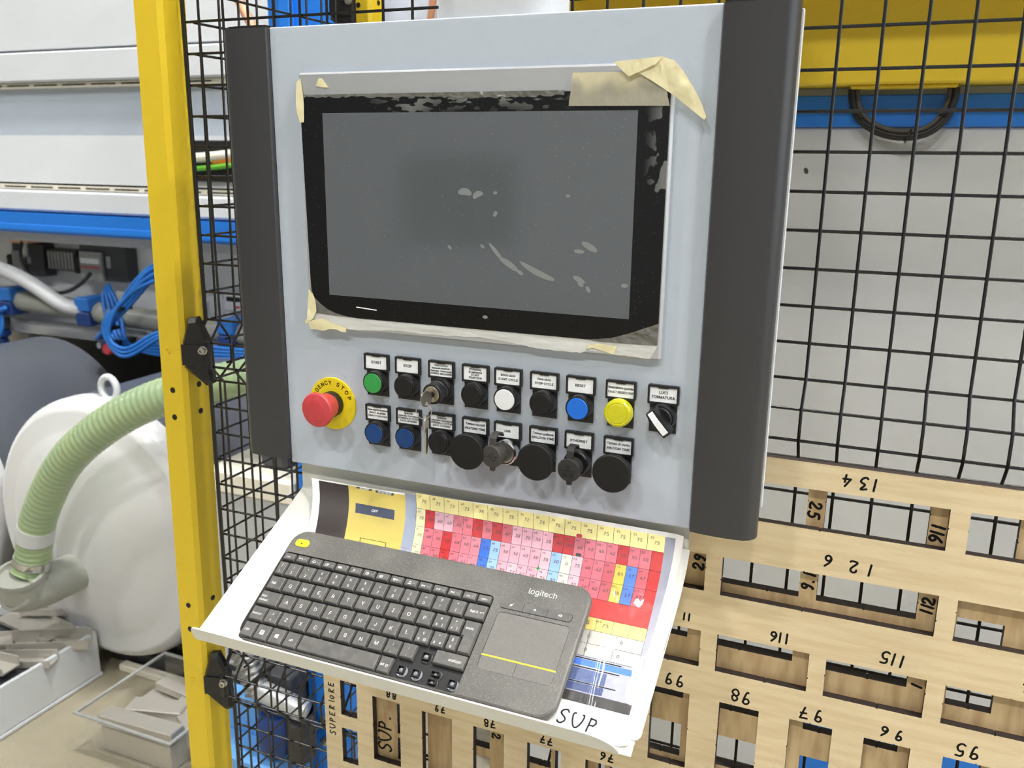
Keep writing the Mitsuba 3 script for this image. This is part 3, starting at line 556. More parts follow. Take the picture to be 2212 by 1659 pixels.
# ------------------------------------------------------------------ keyboard (own frame: u to the right, w up the keyboard, h off its face)
KT = .5637; KO = np.array([-.1862, -.0658, -.3561])
KM = np.eye(4); KM[:3, 0] = (1, 0, 0); KM[:3, 1] = (0, math.cos(KT), math.sin(KT)); KM[:3, 2] = (0, -math.sin(KT), math.cos(KT)); KM[:3, 3] = KO
KI = np.linalg.inv(KM)
kb = thing('keyboard', 'dark grey wireless keyboard with touchpad lying on the tray', 'keyboard')
def outline(ins, r): return rrect(.354 - 2 * ins, .140 - 2 * ins, r, 10, .177, -.070)
pts = []
for ins, r, h in ((.0030, .016, 0), (.0012, .018, -.0009), (0, .019, -.0030), (.0008, .019, -.0060), (.0065, .017, -.0125), (.0085, .016, -.034)):
    c = np.array(outline(ins, r).exterior.coords); pts.append(np.c_[c, np.full(len(c), h)])
body = hull(np.vstack(pts))
tn = KI[:3, :3] @ TN; p0 = (KI @ np.r_[0, -.1, TI - .05 + 0, 1])[:3]; p0 = (KI @ np.array([0, -.1, TI + TS * -.1, 1]))[:3]
body = body.trim_by_plane(tn.tolist(), float(tn @ p0) + .0030)
def kbox(u0, u1, v0, v1, h0, h1): return m3.Manifold.cube((u1 - u0, v1 - v0, h1 - h0)).translate((u0, -v1, h0))
def kpoly(poly, h0, h1): return m3.CrossSection([np.array(poly.exterior.coords)[:-1]]).extrude(h1 - h0).translate((0, 0, h0)) if poly.exterior.is_ccw else m3.CrossSection([np.array(poly.exterior.coords)[::-1][:-1]]).extrude(h1 - h0).translate((0, 0, h0))
well = affinity.translate(sbox(.0025, -.1372, .2570, -.0312).buffer(-.005).buffer(.005), 0, 0)
padp = rrect(.0756, .0622, .0045, 6, .3043, -.0772); medp = rrect(.0758, .0098, .004, 6, .3030, -.0373)
body = body - kpoly(well, -.0042, .01) - kpoly(padp, -.0009, .01) - kpoly(medp, -.0016, .01)
obj('body', body, 'kb_body', kb, 25, KM)
obj('key_bed', ext(well.buffer(-.0002), .0004), 'kb_well', kb, M=KM @ TR(0, 0, -.0044))
KC = [0]
def keycap(u0, u1, v0, v1, leg=None, hl=.0034, extra=(), shape=None, dim=None):
    g = .0008
    if shape is None:
        u0_, u1_, v0_, v1_ = u0 + g, u1 - g, v0 + g * .5, v1 - g * .5
        top = [(u0_ + .0008, u1_ - .0016, v0_ + .0005, v1_ - .0017, .0010), (u0_ + .0004, u1_ - .0010, v0_ + .0002, v1_ - .0010, .0006), (u0_, u1_, v0_, v1_, -.0012), (u0_, u1_, v0_, v1_, -.0036)]
        mesh = tm(hull([(u, -v, h) for a, b, c_, d_, h in top for u in (a, b) for v in (c_, d_)]))
    else: mesh = shape
    k = obj('keycap', mesh, 'kb_key', kb, M=KM)
    ms = []
    cu, cv = (u0 + u1) / 2 - .0003, (v0 + v1) / 2
    if leg:
        for t, du, dv, h in leg:
            m = text(t, h, (u1 - u0) * .8, depth=.00012, bold=False); m.apply_translation((cu + du, -(cv + dv) - h / 2, .00102)); ms.append(m)
    for gm in extra:
        m = ext(gm, .00012); m.apply_translation((cu, -cv, .00102)); ms.append(m)
    if ms: obj('legend', cat_(ms), 'legend', k, M=KM)
    if dim:
        t, du, dv, h = dim; m = text(t, h, depth=.00012, bold=False); m.apply_translation((cu + du, -(cv + dv) - h / 2, .00102)); obj('legend', m, 'legend_dim', k, M=KM)
lnz = lambda *p, w=.00022: LineString(p).buffer(w)
tri = lambda x, s=1: Polygon([(x - .0009 * s, .001), (x + .0009 * s, 0), (x - .0009 * s, -.001)])
ICON = {1: [lnz((-.0035, .0006), (0, .0006), (.0008, -.0002), (0, -.001)), Polygon([(-.0045, .0006), (-.0028, .0016), (-.0028, -.0004)])], 2: [lnz((-.003, -.001), (-.003, .0004), (-.0012, .0014), (.0006, .0004), (.0006, -.001), (-.003, -.001))],
        3: [lnz((-.0034, -.0012), (-.0034, .0004), (-.0006, .0004), (-.0006, -.0012), (-.0034, -.0012)), lnz((-.0024, .0012), (.0004, .0012), (.0004, -.0004))], 4: [rrect(.0046, .0022, .0003, 3, -.0018, 0).difference(rrect(.0026, .0004, .0001, 2, -.0018, -.0005))],
        5: [Point(-.0012, .0004).buffer(.0011).difference(Point(-.0012, .0004).buffer(.0007)), lnz((-.002, -.0006), (-.0032, -.0016))], 6: [rrect(.0036, .0028, .0003, 3, -.0016, 0).difference(rrect(.0018, .0018, .0002, 3, -.0022, 0))],
        7: [rrect(.0040, .0028, .0003, 3, -.0016, 0).difference(sbox(-.0028, -.0008, -.0020, .0008)).difference(sbox(-.0012, -.0008, -.0004, .0008))], 8: [rrect(.0026, .0026, .0003, 3, -.0024, 0).difference(rrect(.0014, .0014, .0002, 3, -.0024, 0)), rrect(.0024, .0018, .0008, 3, .0006, 0).difference(rrect(.0014, .0008, .0003, 3, .0006, 0))],
        9: [Point(-.0022, -.001).buffer(.0007), Point(-.0002, -.001).buffer(.0007), lnz((-.0016, -.001), (-.0016, .0014), (.0004, .0014), (.0004, -.001))],
        10: [affinity.scale(tri(-.0026), -1, 1), affinity.scale(tri(-.0008), -1, 1), lnz((-.0038, .001), (-.0038, -.001))], 11: [tri(-.0024), lnz((-.0008, .001), (-.0008, -.001)), lnz((.0004, .001), (.0004, -.001))], 12: [tri(-.0030), tri(-.0012), lnz((0.0, .001), (0.0, -.001))]}
PT = .01795
keycap(.0035, .0195, .0325, .0422, [('esc', 0, 0, .0022)])
for i in range(1, 13):
    u = .0205 + (i - 1) * .01690; keycap(u, u + .0165, .0325, .0422, extra=ICON[i], dim=('F%d' % i, .0040, 0, .0016))
keycap(.2235, .2397, .0325, .0422, [('ins', -.001, 0, .0022)], dim=('2', .0035, 0, .0016)); keycap(.2400, .2562, .0325, .0422, [('canc', 0, 0, .0022)])
keycap(.0035, .0160, .0440, .0612, [('|', 0, -.0035, .003), ('\\', 0, .0035, .003)])
for i, (a, b) in enumerate(zip('!"£$%&/()=?^', "1234567890'ì")):
    u = .0165 + i * .01806; keycap(u, u + .0174, .0440, .0612, [(a, 0, -.0036, .0028), (b, 0, .0032, .0031)])
keycap(.2335, .2562, .0440, .0612, [('back', -.0015, 0, .0029)], extra=[lnz((.0050, -.0002), (.0085, -.0002), (.0085, .0008)), Polygon([(.0044, -.0002), (.0056, .0006), (.0056, -.0010)])])
keycap(.0040, .0240, .0628, .0798, [('tab', -.002, 0, .0029)])
for i, a in enumerate('QWERTYUIOP'):
    u = .0247 + i * .01806; keycap(u, u + .0174, .0628, .0798, [(a, 0, 0, .0040)] + ([('€', .0035, .0035, .002)] if a == 'E' else []))
keycap(.2053, .2222, .0628, .0798, [('é', 0, -.0036, .0028), ('è', -.0028, .0034, .0028), ('[', .0035, .0034, .0028)]); keycap(.2225, .2375, .0628, .0798, [('*', 0, -.0036, .0028), ('+', -.0025, .0034, .0028), (']', .0030, .0034, .0028)])
def frust(u0, u1, v0, v1):
    g = .0008; u0, u1, v0, v1 = u0 + g, u1 - g, v0 + g * .5, v1 - g * .5
    return hull([(u, -v, h) for a, b, c_, d_, h in ((u0 + .0008, u1 - .0016, v0 + .0005, v1 - .0017, .0010), (u0, u1, v0, v1, -.0012), (u0, u1, v0, v1, -.0036)) for u in (a, b) for v in (c_, d_)])
keycap(.2378, .2562, .0628, .0798, [('invio', -.001, 0, .0028)], shape=tm(frust(.2378, .2562, .0628, .0815) + frust(.2408, .2562, .0628, .0987)))
keycap(.0040, .0306, .0815, .0987, [('bloc', -.007, -.0022, .0026), ('maiusc', -.0058, .0024, .0026)])
for i, a in enumerate('ASDFGHJKL'):
    u = .0312 + i * .01806; keycap(u, u + .0174, .0815, .0987, [(a, 0, 0, .0040)], extra=[lnz((-.0012, -.0058), (.0012, -.0058), w=.0002)] if a in 'FJ' else ())
keycap(.1938, .2108, .0815, .0987, [('ç', 0, -.0036, .0028), ('ò', -.0032, .0034, .0028), ('@', .0034, .0034, .0026)]); keycap(.2112, .2274, .0815, .0987, [('°', 0, -.0036, .0028), ('à', -.003, .0034, .0028), ('#', .0034, .0034, .0026)]); keycap(.2278, .2404, .0815, .0987, [('§', 0, -.0036, .0030), ('ù', 0, .0036, .0030)])
keycap(.0045, .0234, .1003, .1172, [('maiusc', -.0005, 0, .0026)]); keycap(.0237, .0412, .1003, .1172, [('>', 0, -.0034, .0028), ('<', 0, .0034, .0028)])
for i, a in enumerate('ZXCVBNM'):
    u = .0416 + i * .01806; keycap(u, u + .0174, .1003, .1172, [(a, 0, 0, .0040)])
keycap(.1680, .1852, .1003, .1172, [(';', 0, -.0034, .0028), (',', 0, .0036, .0028)]); keycap(.1856, .2026, .1003, .1172, [(':', 0, -.0034, .0028), ('.', 0, .0036, .0028)])
keycap(.2215, .2562, .0995, .1150, [('maiusc', .006, 0, .0030)])
keycap(.0055, .0222, .1188, .1366, [('ctrl', -.001, 0, .0029)]); keycap(.0226, .0404, .1188, .1366, extra=[rrect(.005, .005, .0005, 3).difference(unary_union([sbox(-.0017, q - .0003, .0017, q + .0003) for q in (-.0012, 0, .0012)]))])
keycap(.0408, .0586, .1188, .1366, extra=[Polygon([(-.0022, -.0016), (.0022, -.0024), (.0022, .0024), (-.0022, .0016)]).difference(sbox(-.003, -.0001, .003, .0001)).difference(sbox(-.0003, -.003, -.0001, .003))]); keycap(.0590, .0766, .1188, .1366, [('alt', 0, 0, .0029)])
keycap(.0770, .1692, .1188, .1366); keycap(.1696, .1846, .1188, .1366, [('alt gr', 0, 0, .0029)])
for u, v, w_, d_ in ((.2135, .1090, .0082, .0076), (.1946, .1278, .0074, .0076), (.2105, .1276, .0080, .0074), (.2300, .1235, .0088, .0050), (.2296, .1320, .0088, .0050), (.2497, .1285, .0080, .0074)):
    st = kpoly(rrect(w_, d_, .0007, 3, u, -v), -.0040, .0006) - kpoly(rrect(w_ - .0016, d_ - .0016, .0004, 3, u, -v), -.0026, .002)
    s_ = obj('bare_switch', st, 'kb_well', kb, M=KM, label='bare key switch whose keycap is missing')
    obj('dome', (lambda m: m.apply_transform(np.diag([1, 1, .8, 1])) and None or m)(trimesh.creation.icosphere(2, min(w_, d_) * .36)).apply_translation((u, -v, -.0026)), 'silicone', s_, True, KM)
    obj('seat', lathe([(0, 0), (.0058, 0), (.0055, .0007), (0, .0007)], 24).apply_translation((u + .0008, -v - .0006, -.0041)), 'silicone' if u in (.1946, .2105, .2497) else 'kb_well', s_, True, KM)
obj('touchpad', ext(affinity.translate(rrect(.0750, .0616, .0042, 6), .3043, -.0772).intersection(sbox(.25, -.0927, .36, -.04)), .0006), 'kb_pad', kb, M=KM @ TR(0, 0, -.0009))
for u0, u1 in ((.2668, .3036), (.3041, .3418)):
    obj('touchpad_button', ext(rrect(.0750, .0616, .0042, 6, .3043, -.0772).intersection(sbox(u0, -.12, u1, -.0941)), .0006), 'kb_pad', kb, M=KM @ TR(0, 0, -.0009))
obj('yellow_stripe', ext(sbox(.2664, -.0941, .3420, -.0927), .0009), 'yellow_bright', kb, M=KM @ TR(0, 0, -.0009))
for n_, (u0, u1) in enumerate(((.2652, .2899), (.2902, .3151), (.3154, .3408))):
    g = rrect(.0752, .0092, .0038, 6, .3030, -.0373).intersection(sbox(u0, -.05, u1, -.03)); mk = obj('media_key', ext(g, .0022), 'kb_key', kb, M=KM @ TR(0, 0, -.0016))
    cu = (u0 + u1) / 2
    ic = [Polygon([(-.0016, -.0005), (-.0006, -.0005), (.0004, -.0014), (.0004, .0014), (-.0006, .0005), (-.0016, .0005)])] + [[lnz((-.0016, -.0018), (.0016, .0018))], [], [lnz((.001, .0008), (.0014, 0), (.001, -.0008)), lnz((.0016, .0012), (.0022, 0), (.0016, -.0012))]][n_]
    obj('legend', ext(affinity.translate(unary_union(ic), cu, -.0373), .00012), 'legend', mk, M=KM @ TR(0, 0, .0006))
pk = obj('power_button', ext(rrect(.0172, .0094, .0044, 8, .0172, -.0180), .0008), 'yellow_bright', kb, M=KM, label='bright yellow oval button')
obj('legend', ext(affinity.translate(unary_union([Point(-.0004, -.0010).buffer(.0009), lnz((.0004, -.001), (.0004, .0018))]), .0172, -.018), .0001), 'ink', pk, M=KM @ TR(0, 0, .0008))
m = text('logitech', .0062, .0295, depth=.00015, bold=False); m.apply_translation((.3040, -.0205, 0)); obj('printed_logo', m, 'logo_grey', kb, M=KM)
# ------------------------------------------------------------------ guard fence: posts, mesh panels, clips
SH = np.eye(4); SH[0, 2] = .0165     # the corner post and the return panel lean a touch
def post(label, x0, x1, y0, y1, holes):
    p = thing('fence_post', label, 'post')
    obj('tube', bx(x0, x1, y0, y1, FLOOR + .01, .74, .006), 'yellow', p, M=SH)
    obj('base_plate', bx(x0 - .035, x1 + .035, y0 - .035, y1 + .035, FLOOR, FLOOR + .01, .002), 'yellow', p, M=TR(.0165 * FLOOR, 0, 0))
    obj('cap', bx(x0 - .001, x1 + .001, y0 - .001, y1 + .001, .74, .746, .002), 'black', p, M=SH)
    for z in holes:
        obj('hole', trimesh.creation.cylinder(.0042, .0016, sections=16).apply_transform(PM((x0 + x1) / 2, z, y0)), 'black', p, M=SH)
        obj('hole', trimesh.creation.cylinder(.0042, .0016, sections=16).apply_transform(trimesh.transformations.rotation_matrix(math.pi / 2, (0, 1, 0))).apply_translation((x1, (y0 + y1) / 2, z + .006)), 'black', p, M=SH)
    for z in (-.222, -.757):
        obj('rivet', lathe([(.0022, 0), (.0045, 0), (.0042, .0012), (.0025, .0012), (.0020, -.001)], 20), 'yellow', p, 30, SH @ PM((x0 + x1) / 2 - .003, z, y0))
    return p
post('yellow steel fence post left of the control panel', -.563, -.513, .127, .180, (-.281, -.322, -.628, -.669))
post('yellow steel fence post at the far end of the return mesh panel', -.503, -.455, .548, .598, (.30, .26, -.97, -1.01))
ZR = [.1826 + .04 * k for k in range(13, 0, -1)] + [.1826 - .04 * k for k in range(10)]
PATH = [(z, 0.0) for z in ZR]
def bulge(z0): return [(z0 - .028, 1.0), (z0 - .063, 1.0), (z0 - .090, 0.0)]
PATH += bulge(PATH[-1][0]); z = PATH[-1][0]
PATH += [(z - .0406 * k, 0.0) for k in range(1, 12)]; PATH += bulge(PATH[-1][0]); z = PATH[-1][0]
PATH += [(z - .0405 * k, 0.0) for k in range(1, 16)]
WR = .00175
def vwire(depth_axis, sign):
    P = [(0, sign * b * .024, z) if depth_axis == 1 else (sign * b * .024, 0, z) for z, b in PATH]
    P = [np.add(P[0], (0, 0, .008))] + P + [np.add(P[-1], (0, 0, -.02))]
    return tube(P, WR, 7)
fence = thing('mesh_fence', 'black wire mesh guard panel behind the control panel, parallel to it', 'mesh fence')
src = None
def wires(parent, name, mesh, mats, m='mat_wire'):
    d = mikit.ply(mesh, m, smooth=50)
    for M in mats: scene[key(name, parent)] = {**d, 'to_world': T4(M.tolist())}
xs = [-.4990, -.4955] + [.3289 + .04 * i for i in range(-20, 21)]
wires(fence, 'vertical_wire', vwire(1, -1), [TR(x, .155, 0) for x in xs])
wires(fence, 'horizontal_wire', tube([(-.4995, 0, 0), (.3, 0, 0), (1.135, 0, 0)], WR, 7), [TR(0, .1585 - b * .024, z) for z, b in PATH])
ret = thing('mesh_fence', 'black wire mesh return panel running back from the yellow corner post', 'mesh fence')
wires(ret, 'vertical_wire', vwire(0, 1), [SH @ TR(-.490, .172 + .0405 * i, 0) for i in range(10)])
wires(ret, 'horizontal_wire', tube([(0, .166, 0), (0, .35, 0), (0, .542, 0)], WR, 7), [SH @ TR(-.4935 + b * .024, 0, z) for z, b in PATH])
def clip(label, M):
    c = thing('fence_clip', label, 'fence clip', None)
    g = Polygon([(-.0125, .048), (.0005, .050), (.010, .024), (.0165, .014), (.0185, -.046), (.008, -.050), (-.0145, -.030), (-.0235, -.024), (-.0235, .013), (-.0205, .018)])
    a = tm(hull([(x, y_, c_) for x, y_ in g.exterior.coords[:-1] for c_ in (0, .010)] + [(x * .8, y_ * .86, .016) for x, y_ in g.exterior.coords[:-1]]))
    obj('body', a, 'plastic_black', c, M=M)
    obj('pad', tm(hull([(x, y_, c_) for x in (-.0225, .0155) for y_ in (-.019, .011) for c_ in (.014, .0185)])), 'plastic_black', c, M=M)
    obj('slot', ext(rrect(.004, .012, .0019, 5, .0105, -.008), .0006), 'black', c, M=M @ TR(0, 0, .0183))
    obj('bolt', cat_([lathe([(0, 0), (.0062, 0), (.0062, .0014), (.0050, .0016), (.0050, .007), (.0044, .0078), (.0026, .0078), (.0024, .0050), (0, .0050)], 24)]), 'bolt', c, 30, M @ TR(.0105, .004, .0182), label='bright bolt head')
R90 = trimesh.transformations.rotation_matrix(math.radians(16), (0, 1, 0))
clip('black plastic fence clip with bright bolt on the yellow post, level with the emergency stop', PM(-.4995, -.2210, .146) @ R90)
clip('black plastic fence clip low on the yellow post, below the tray', PM(-.5090, -.7560, .146) @ R90)
clip('black plastic fence clip on the far yellow post, above the control panel', SH @ PM(-.500, .300, .541) @ trimesh.transformations.rotation_matrix(math.radians(16), (0, 1, 0)))

# ------------------------------------------------------------------ plywood templates hanging on the fence
def plywood(label, x0, x1, z0, z1, holes, y, th, m, notch=0):
    p = thing('plywood_template', label, 'plywood template')
    r = random.Random(notch); hs = []
    for h in holes:
        a, b, c_, d_ = h; g = sbox(a, c_, b, d_)
        for i in range(2):
            t = r.uniform(.3, .7)
            g = g.union(Point(a + (b - a) * t, (c_, d_)[i]).buffer(.0011, quad_segs=2)).union(Point((a, b)[i], c_ + (d_ - c_) * t).buffer(.0010, quad_segs=2))
        hs.append(g)
    g = sbox(x0, z0, x1, z1).difference(unary_union(hs))
    s = ext(g, th); s.apply_transform(PM(0, 0, y + th))
    n = s.face_normals; flat = np.abs(n[:, 1]) > .5
    obj('face', s.submesh([np.nonzero(flat)[0]], append=True, repair=False), m, p)
    obj('burnt_edge', s.submesh([np.nonzero(~flat)[0]], append=True, repair=False), 'burnt', p, label='dark laser-burnt edges of the cut-outs')
    return p
YA, YB = .105, .1165
A = [(43, 244, -328, -283), (263, 482, -328, -283), (500.5, 719, -328, -283), (43, 244, -423, -378), (262.5, 482.5, -424.5, -378), (500.5, 719, -425, -379), (144, 244, -520, -474), (263, 364, -521, -474), (382, 482.5, -521.5, -476), (500.5, 602, -522, -477), (25, 125, -520, -474),
     (190, 236, -660, -559), (271, 316, -660, -560), (350, 396, -661, -560), (429, 476, -661, -561), (508, 555, -661, -561), (586, 633, -661, -561), (110, 157, -660, -559), (31, 78, -660, -559), (-47, -2, -660, -559), (-125, -79, -660, -559), (-204, -160, -660, -559),
     (-257, -230, -725.5, -670), (-257, -231, -803, -747), (-204, -160, -783, -681), (-125, -79, -784, -683), (-47, -2, -784, -684), (31, 78, -785, -686), (111, 157, -785, -687), (190, 236, -785, -687), (271, 316, -785, -687), (350, 396, -785, -687), (429, 476, -785, -687), (508, 555, -785, -687), (-257, -231, -650, -594)]
A = [tuple(v / 1000 for v in q) for q in A]
pa = plywood('front birch plywood lattice with black hand-written numbers, hung on the fence', -.285, .80, -.84, -.2535, A, YA, .0100, 'birch', 3)
B = [(300 - 74, 345.5, -336, -276), (364, 465, -336, -276), (487, 546, -383, -276), (120, 207, -336, -276), (120, 207, -414, -366), (246, 345.5, -414, -366), (364, 464.5, -414.5, -366), (503, 547, -505, -403), (120, 226.5, -492, -462), (246, 345.5, -494, -462), (364, 464.5, -495.5, -462), (503, 546, -627, -526), (585, 690, -336, -276), (585, 690, -505, -403),
     (189 - 40, 226.5, -574, -552), (149, 226.5, -654, -610), (250, 330, -575, -552), (250, 330, -652, -611.5), (364.5, 410, -576, -550), (364.5, 410, -654, -611), (410, 464.3, -576.5, -550), (420, 464, -655, -612),
     (-171, -140, -739, -692), (-171, -140, -781, -746), (-122.5 - 14, -122.5, -800, -690), (-66, -28, -722, -670), (-66, -28, -800, -736), (20, 60, -724, -672), (66, 92, -790, -672), (125, 133, -790, -680), (140, 170, -790, -680)]
B = [tuple(v / 1000 for v in q) for q in B]
B = [b for b in B if not (abs(b[0] - .410) < 1e-6)] + [(.4115, .4643, -.5765, -.550)]
pb = plywood('rear birch plywood lattice seen through the cut-outs of the front one', -.2145, .80, -.84, -.268, B, YB, .0120, 'birch_shaded', 5)
def mark(p, s, x, z, h, y, rot=180, pen=.0022, adv=.78):
    obj('number_marking', marks(s, h, pen, rot, adv), 'ink', p, M=PM(x, z, y), label='black felt pen marking')
for s, x, z, h, adv in (('134', .3945, -.2685, .0125, 1.35), ('126', .3925, -.3620, .0125, 2.1), ('116', .3305, -.4620, .0115, 1.0), ('115', .4465, -.4600, .0135, 1.0), ('11', .2265, -.4600, .0085, 1.1), ('99', .2170, -.5450, .0140, .95), ('98', .2945, -.5465, .0150, .85),
                        ('97', .3720, -.5480, .0140, 1.1), ('96', .4560, -.5480, .0115, 1.3), ('95', .5295, -.5480, .0145, .9), ('114', .5800, -.4600, .0120, 1.1), ('88', -.1730, -.6715, .0095, 1.0), ('79', -.0970, -.6725, .0085, 1.1), ('78', -.0230, -.6735, .0105, .9), ('77', .0575, -.6755, .0100, 1.0), ('76', .1390, -.6755, .0105, 1.0)):
    mark(pa, s, x, z, h, YA, 180 + rng.uniform(-5, 5), .0021, adv)
mark(pa, 'SUPERIORE', -.2730, -.7205, .0090, YA, 90, .0016, 1.15)
for s, x, z, h, rot, pen, adv in (('25', .3535, -.3105, .0115, -95, .0027, .95), ('116', .4735, -.3155, .0120, -95, .0027, .9), ('9.1', .3545, -.3935, .0115, 85, .0027, .8), ('112', .4740, -.3960, .0110, 85, .0027, .9), ('29', .2345, -.3945, .0115, 85, .0030, .95), ('1', .4745, -.4915, .0095, 80, .0027, .9), ('SUP.', -.1925, -.7455, .0200, 90, .0028, .86), ('2', -.0185, -.6990, .0110, -90, .0028, .9)):
    mark(pb, s, x, z, h, YB, rot, pen, adv)
#BACK
# ------------------------------------------------------------------ machine beyond the fence on the right
fm = thing('forming_machine', 'off-white forming machine with yellow beam and blue band behind the mesh on the right', 'machine')
obj('sheet_panel', bx(-.42, 1.9, 1.0, 1.05, -1.06, .115, .002), 'machine_sheet', fm)
obj('base_panel', bx(.31, 1.9, .995, 1.05, FLOOR, -1.062, .002), 'machine_blue', fm)
obj('foot_panel', bx(-.42, .309, 1.0, 1.05, FLOOR, -1.062, .002), 'machine_sheet', fm)
obj('blue_band', bx(-.42, 1.9, .992, 1.05, .1155, .172, .002), 'machine_blue', fm)
obj('cable_channel', bx(-.42, 1.9, 1.03, 1.06, .1725, .192), 'machine_cream', fm)
bm_ = obj('beam', bx(-.36, 1.9, .930, 1.12, .1865, .80, .003), 'yellow', fm, label='deep yellow beam')
obj('beam_flange', bx(-.36, 1.9, .725, .93, .43, .45, .003), 'yellow', bm_)  # overhang out of view, added to shade the upper beam face
obj('back_cover', bx(-.42, 1.9, 1.06, 1.5, FLOOR, .80), 'machine_white', fm)
obj('smudge', ext(affinity.translate(blob(0, 0, .004, .006, 20), .2325, .035), .0004), 'dark_grey', fm, M=PM(0, 0, 1.0))
cl = thing('cable_loop', 'loop of black cables hanging below the yellow beam behind the mesh', 'cable loop')
lp_ = [(.305, .95, .181), (.307, .95, .166), (.316, .95, .140), (.343, .95, .115), (.396, .95, .1005), (.440, .95, .1105), (.464, .95, .140), (.470, .95, .166), (.470, .95, .181)]
for dx, dz, r in ((0, 0, .0055), (.005, .008, .005), (-.006, -.004, .005), (.002, -.008, .0045)):
    P = spline(np.array(lp_) + [0, .022 + dz * .6, 0], 60); c = np.array([.39, 0, .17]); v = P - c; v[:, 1] = 0
    P = P + v / np.linalg.norm(v, axis=1, keepdims=True) * dx; P[:, 2] = np.where(P[:, 2] > .165, np.maximum(P[:, 2], .165), P[:, 2])
    obj('cable', tube(P, r, 8), 'black' if dx >= 0 else 'rubber', cl, True)
obj('hanger', bx(.300, .475, .950, .987, .1800, .1866, .002), 'yellow', cl)
for x_, z_, a in ((.318, .137, -50), (.405, .099, 20), (.462, .140, 60)):
    th = np.linspace(0, 2 * np.pi, 16, endpoint=False); q = np.c_[.012 * np.cos(th), .016 * np.sin(th), 0 * th]
    Mt = TR(x_, .972, z_) @ trimesh.transformations.rotation_matrix(math.radians(a), (0, 1, 0)) @ trimesh.transformations.rotation_matrix(math.pi / 2, (0, 1, 0))
    obj('tie', tube(q, .0018, 6, True), 'black', cl, True, Mt)

# ------------------------------------------------------------------ large white cabinet machine on the left
cab = thing('machine_cabinet', 'large white machine cabinet with slotted sills and a blue rail on the left', 'machine')
X0, X1 = -4.6, -1.39
obj('upper_door', bx(X0, X1, 1.50, 1.56, .392, 1.6, .002), 'machine_white', cab)
obj('upper_sill', bx(X0, X1, 1.482, 1.56, .286, .384, .006), 'machine_white', cab)
def slots(z, off):
    xs_ = [X0 + .05 + off + .134 * i for i in range(int((X1 - X0) / .134) - 1)]
    s = obj('slot_strip', bx(X0, X1, 1.505, 1.56, z - .012, z + .004), 'machine_cream', cab)
    d = mikit.ply(bx(0, .108, 1.5035, 1.51, z - .006, z - .0015), 'mat_black')
    for x in xs_: scene[key('slot', s)] = {**d, 'to_world': T4(TR(x, 0, 0).tolist())}
slots(.280, .0); slots(-.0655, .06)
obj('window_panel', bx(X0, X1, 1.53, 1.56, .11, .270), 'machine_cool', cab)  # recessed upper panel, bluer than the one below
obj('lower_panel', tm(hull([(x, y_, z_) for x in (X0, X1) for y_, z_ in ((1.53, .11), (1.515, -.055), (1.56, -.055), (1.56, .11))])), 'machine_white', cab)
obj('lower_sill', bx(X0, X1, 1.485, 1.56, -.155, -.080, .008), 'machine_white', cab)
rl = Polygon([(1.475, -.160), (1.475, -.200), (1.472, -.203), (1.472, -.208)] + [(1.484 - .014 * math.cos(a), -.218 - .014 * math.sin(a)) for a in np.linspace(0, 1.57, 6)] + [(1.56, -.232), (1.56, -.160)])
m = ext(rl, X1 - X0); m.apply_transform(np.array([[0, 0, 1, X0], [1, 0, 0, 0], [0, 1, 0, 0], [0, 0, 0, 1.0]])); obj('blue_rail', m, 'machine_blue', cab, 30)
obj('lintel', bx(X0, X1, 1.56, 1.80, -.275, -.225, .01), 'machine_grey', cab)
obj('recess_panel', bx(X0, X1, 1.75, 1.80, -.60, -.275), 'label_white', cab)
obj('lower_channel', bx(X0, -2.15, 1.66, 1.75, -.645, -.600, .004), 'alu', cab)
obj('leg', bx(-3.0, -2.81, 1.68, 1.75, FLOOR, -.645, .004), 'machine_cream', cab)
obj('back_cover', bx(X0, X1, 1.95, 2.4, FLOOR, 1.6), 'dark_grey', cab)
obj('opening', bx(-1.74, -1.50, 1.495, 1.52, -.035, .095, .004), 'black', cab, label='black cable opening in the lower panel')
for z_, r, mm_, x0_ in ((.045, .016, 'machine_cream', -1.72), (.035, .009, 'wire_orange', -1.63), (.028, .006, 'wire_orange', -1.62), (.012, .009, 'wire_green', -1.72)):
    obj('cable', tube(spline([(x0_, 1.488, z_ - .006), ((x0_ - 1.53) / 2, 1.482, z_), (-1.52, 1.488, z_ + .012)], 20), r, 8), mm_, cab, True)
def module(label, x0, x1, z0, z1, split, lights):
    k = thing('control_module', label, 'control module')
    obj('body', bx(x0, x1, 1.69, 1.75, z0, z1, .004), 'dark_grey', k)
    f = obj('front', bx(x0 + .012, split, 1.675, 1.69, z0 - .004, z1 - .03, .002), 'module_grey', k, label='light grey front')
    if lights:
        obj('display_row', bx(x0 + .02, split - .01, 1.672, 1.676, z1 - .075, z1 - .055), 'label_white', f); obj('marker_row', bx(x0 + .02, split - .01, 1.672, 1.676, z1 - .092, z1 - .086), 'red', f)
        obj('vent', bx(x0 + .03, split - .02, 1.672, 1.676, z0 + .02, z1 - .12), 'pvc_grey', f)
    obj('plug', bx(x0 - .035, x0, 1.685, 1.75, z0 + .02, z1 - .05, .006), 'black', k)
    obj('strip', bx(split + .015, split + .035, 1.686, 1.69, z0 + .05, z1 - .045), 'module_grey', k)
module('grey and black control module under the blue rail, left of the ribbed one', -2.86, -2.69, -.43, -.30, -2.79, False)
module('larger grey control module with a row of lights under the blue rail', -2.49, -2.255, -.425, -.285, -2.365, True)
k = thing('control_module', 'ribbed terminal block between the two control modules under the blue rail', 'control module')
obj('body', bx(-2.675, -2.525, 1.70, 1.75, -.40, -.318, .002), 'dark_grey', k)
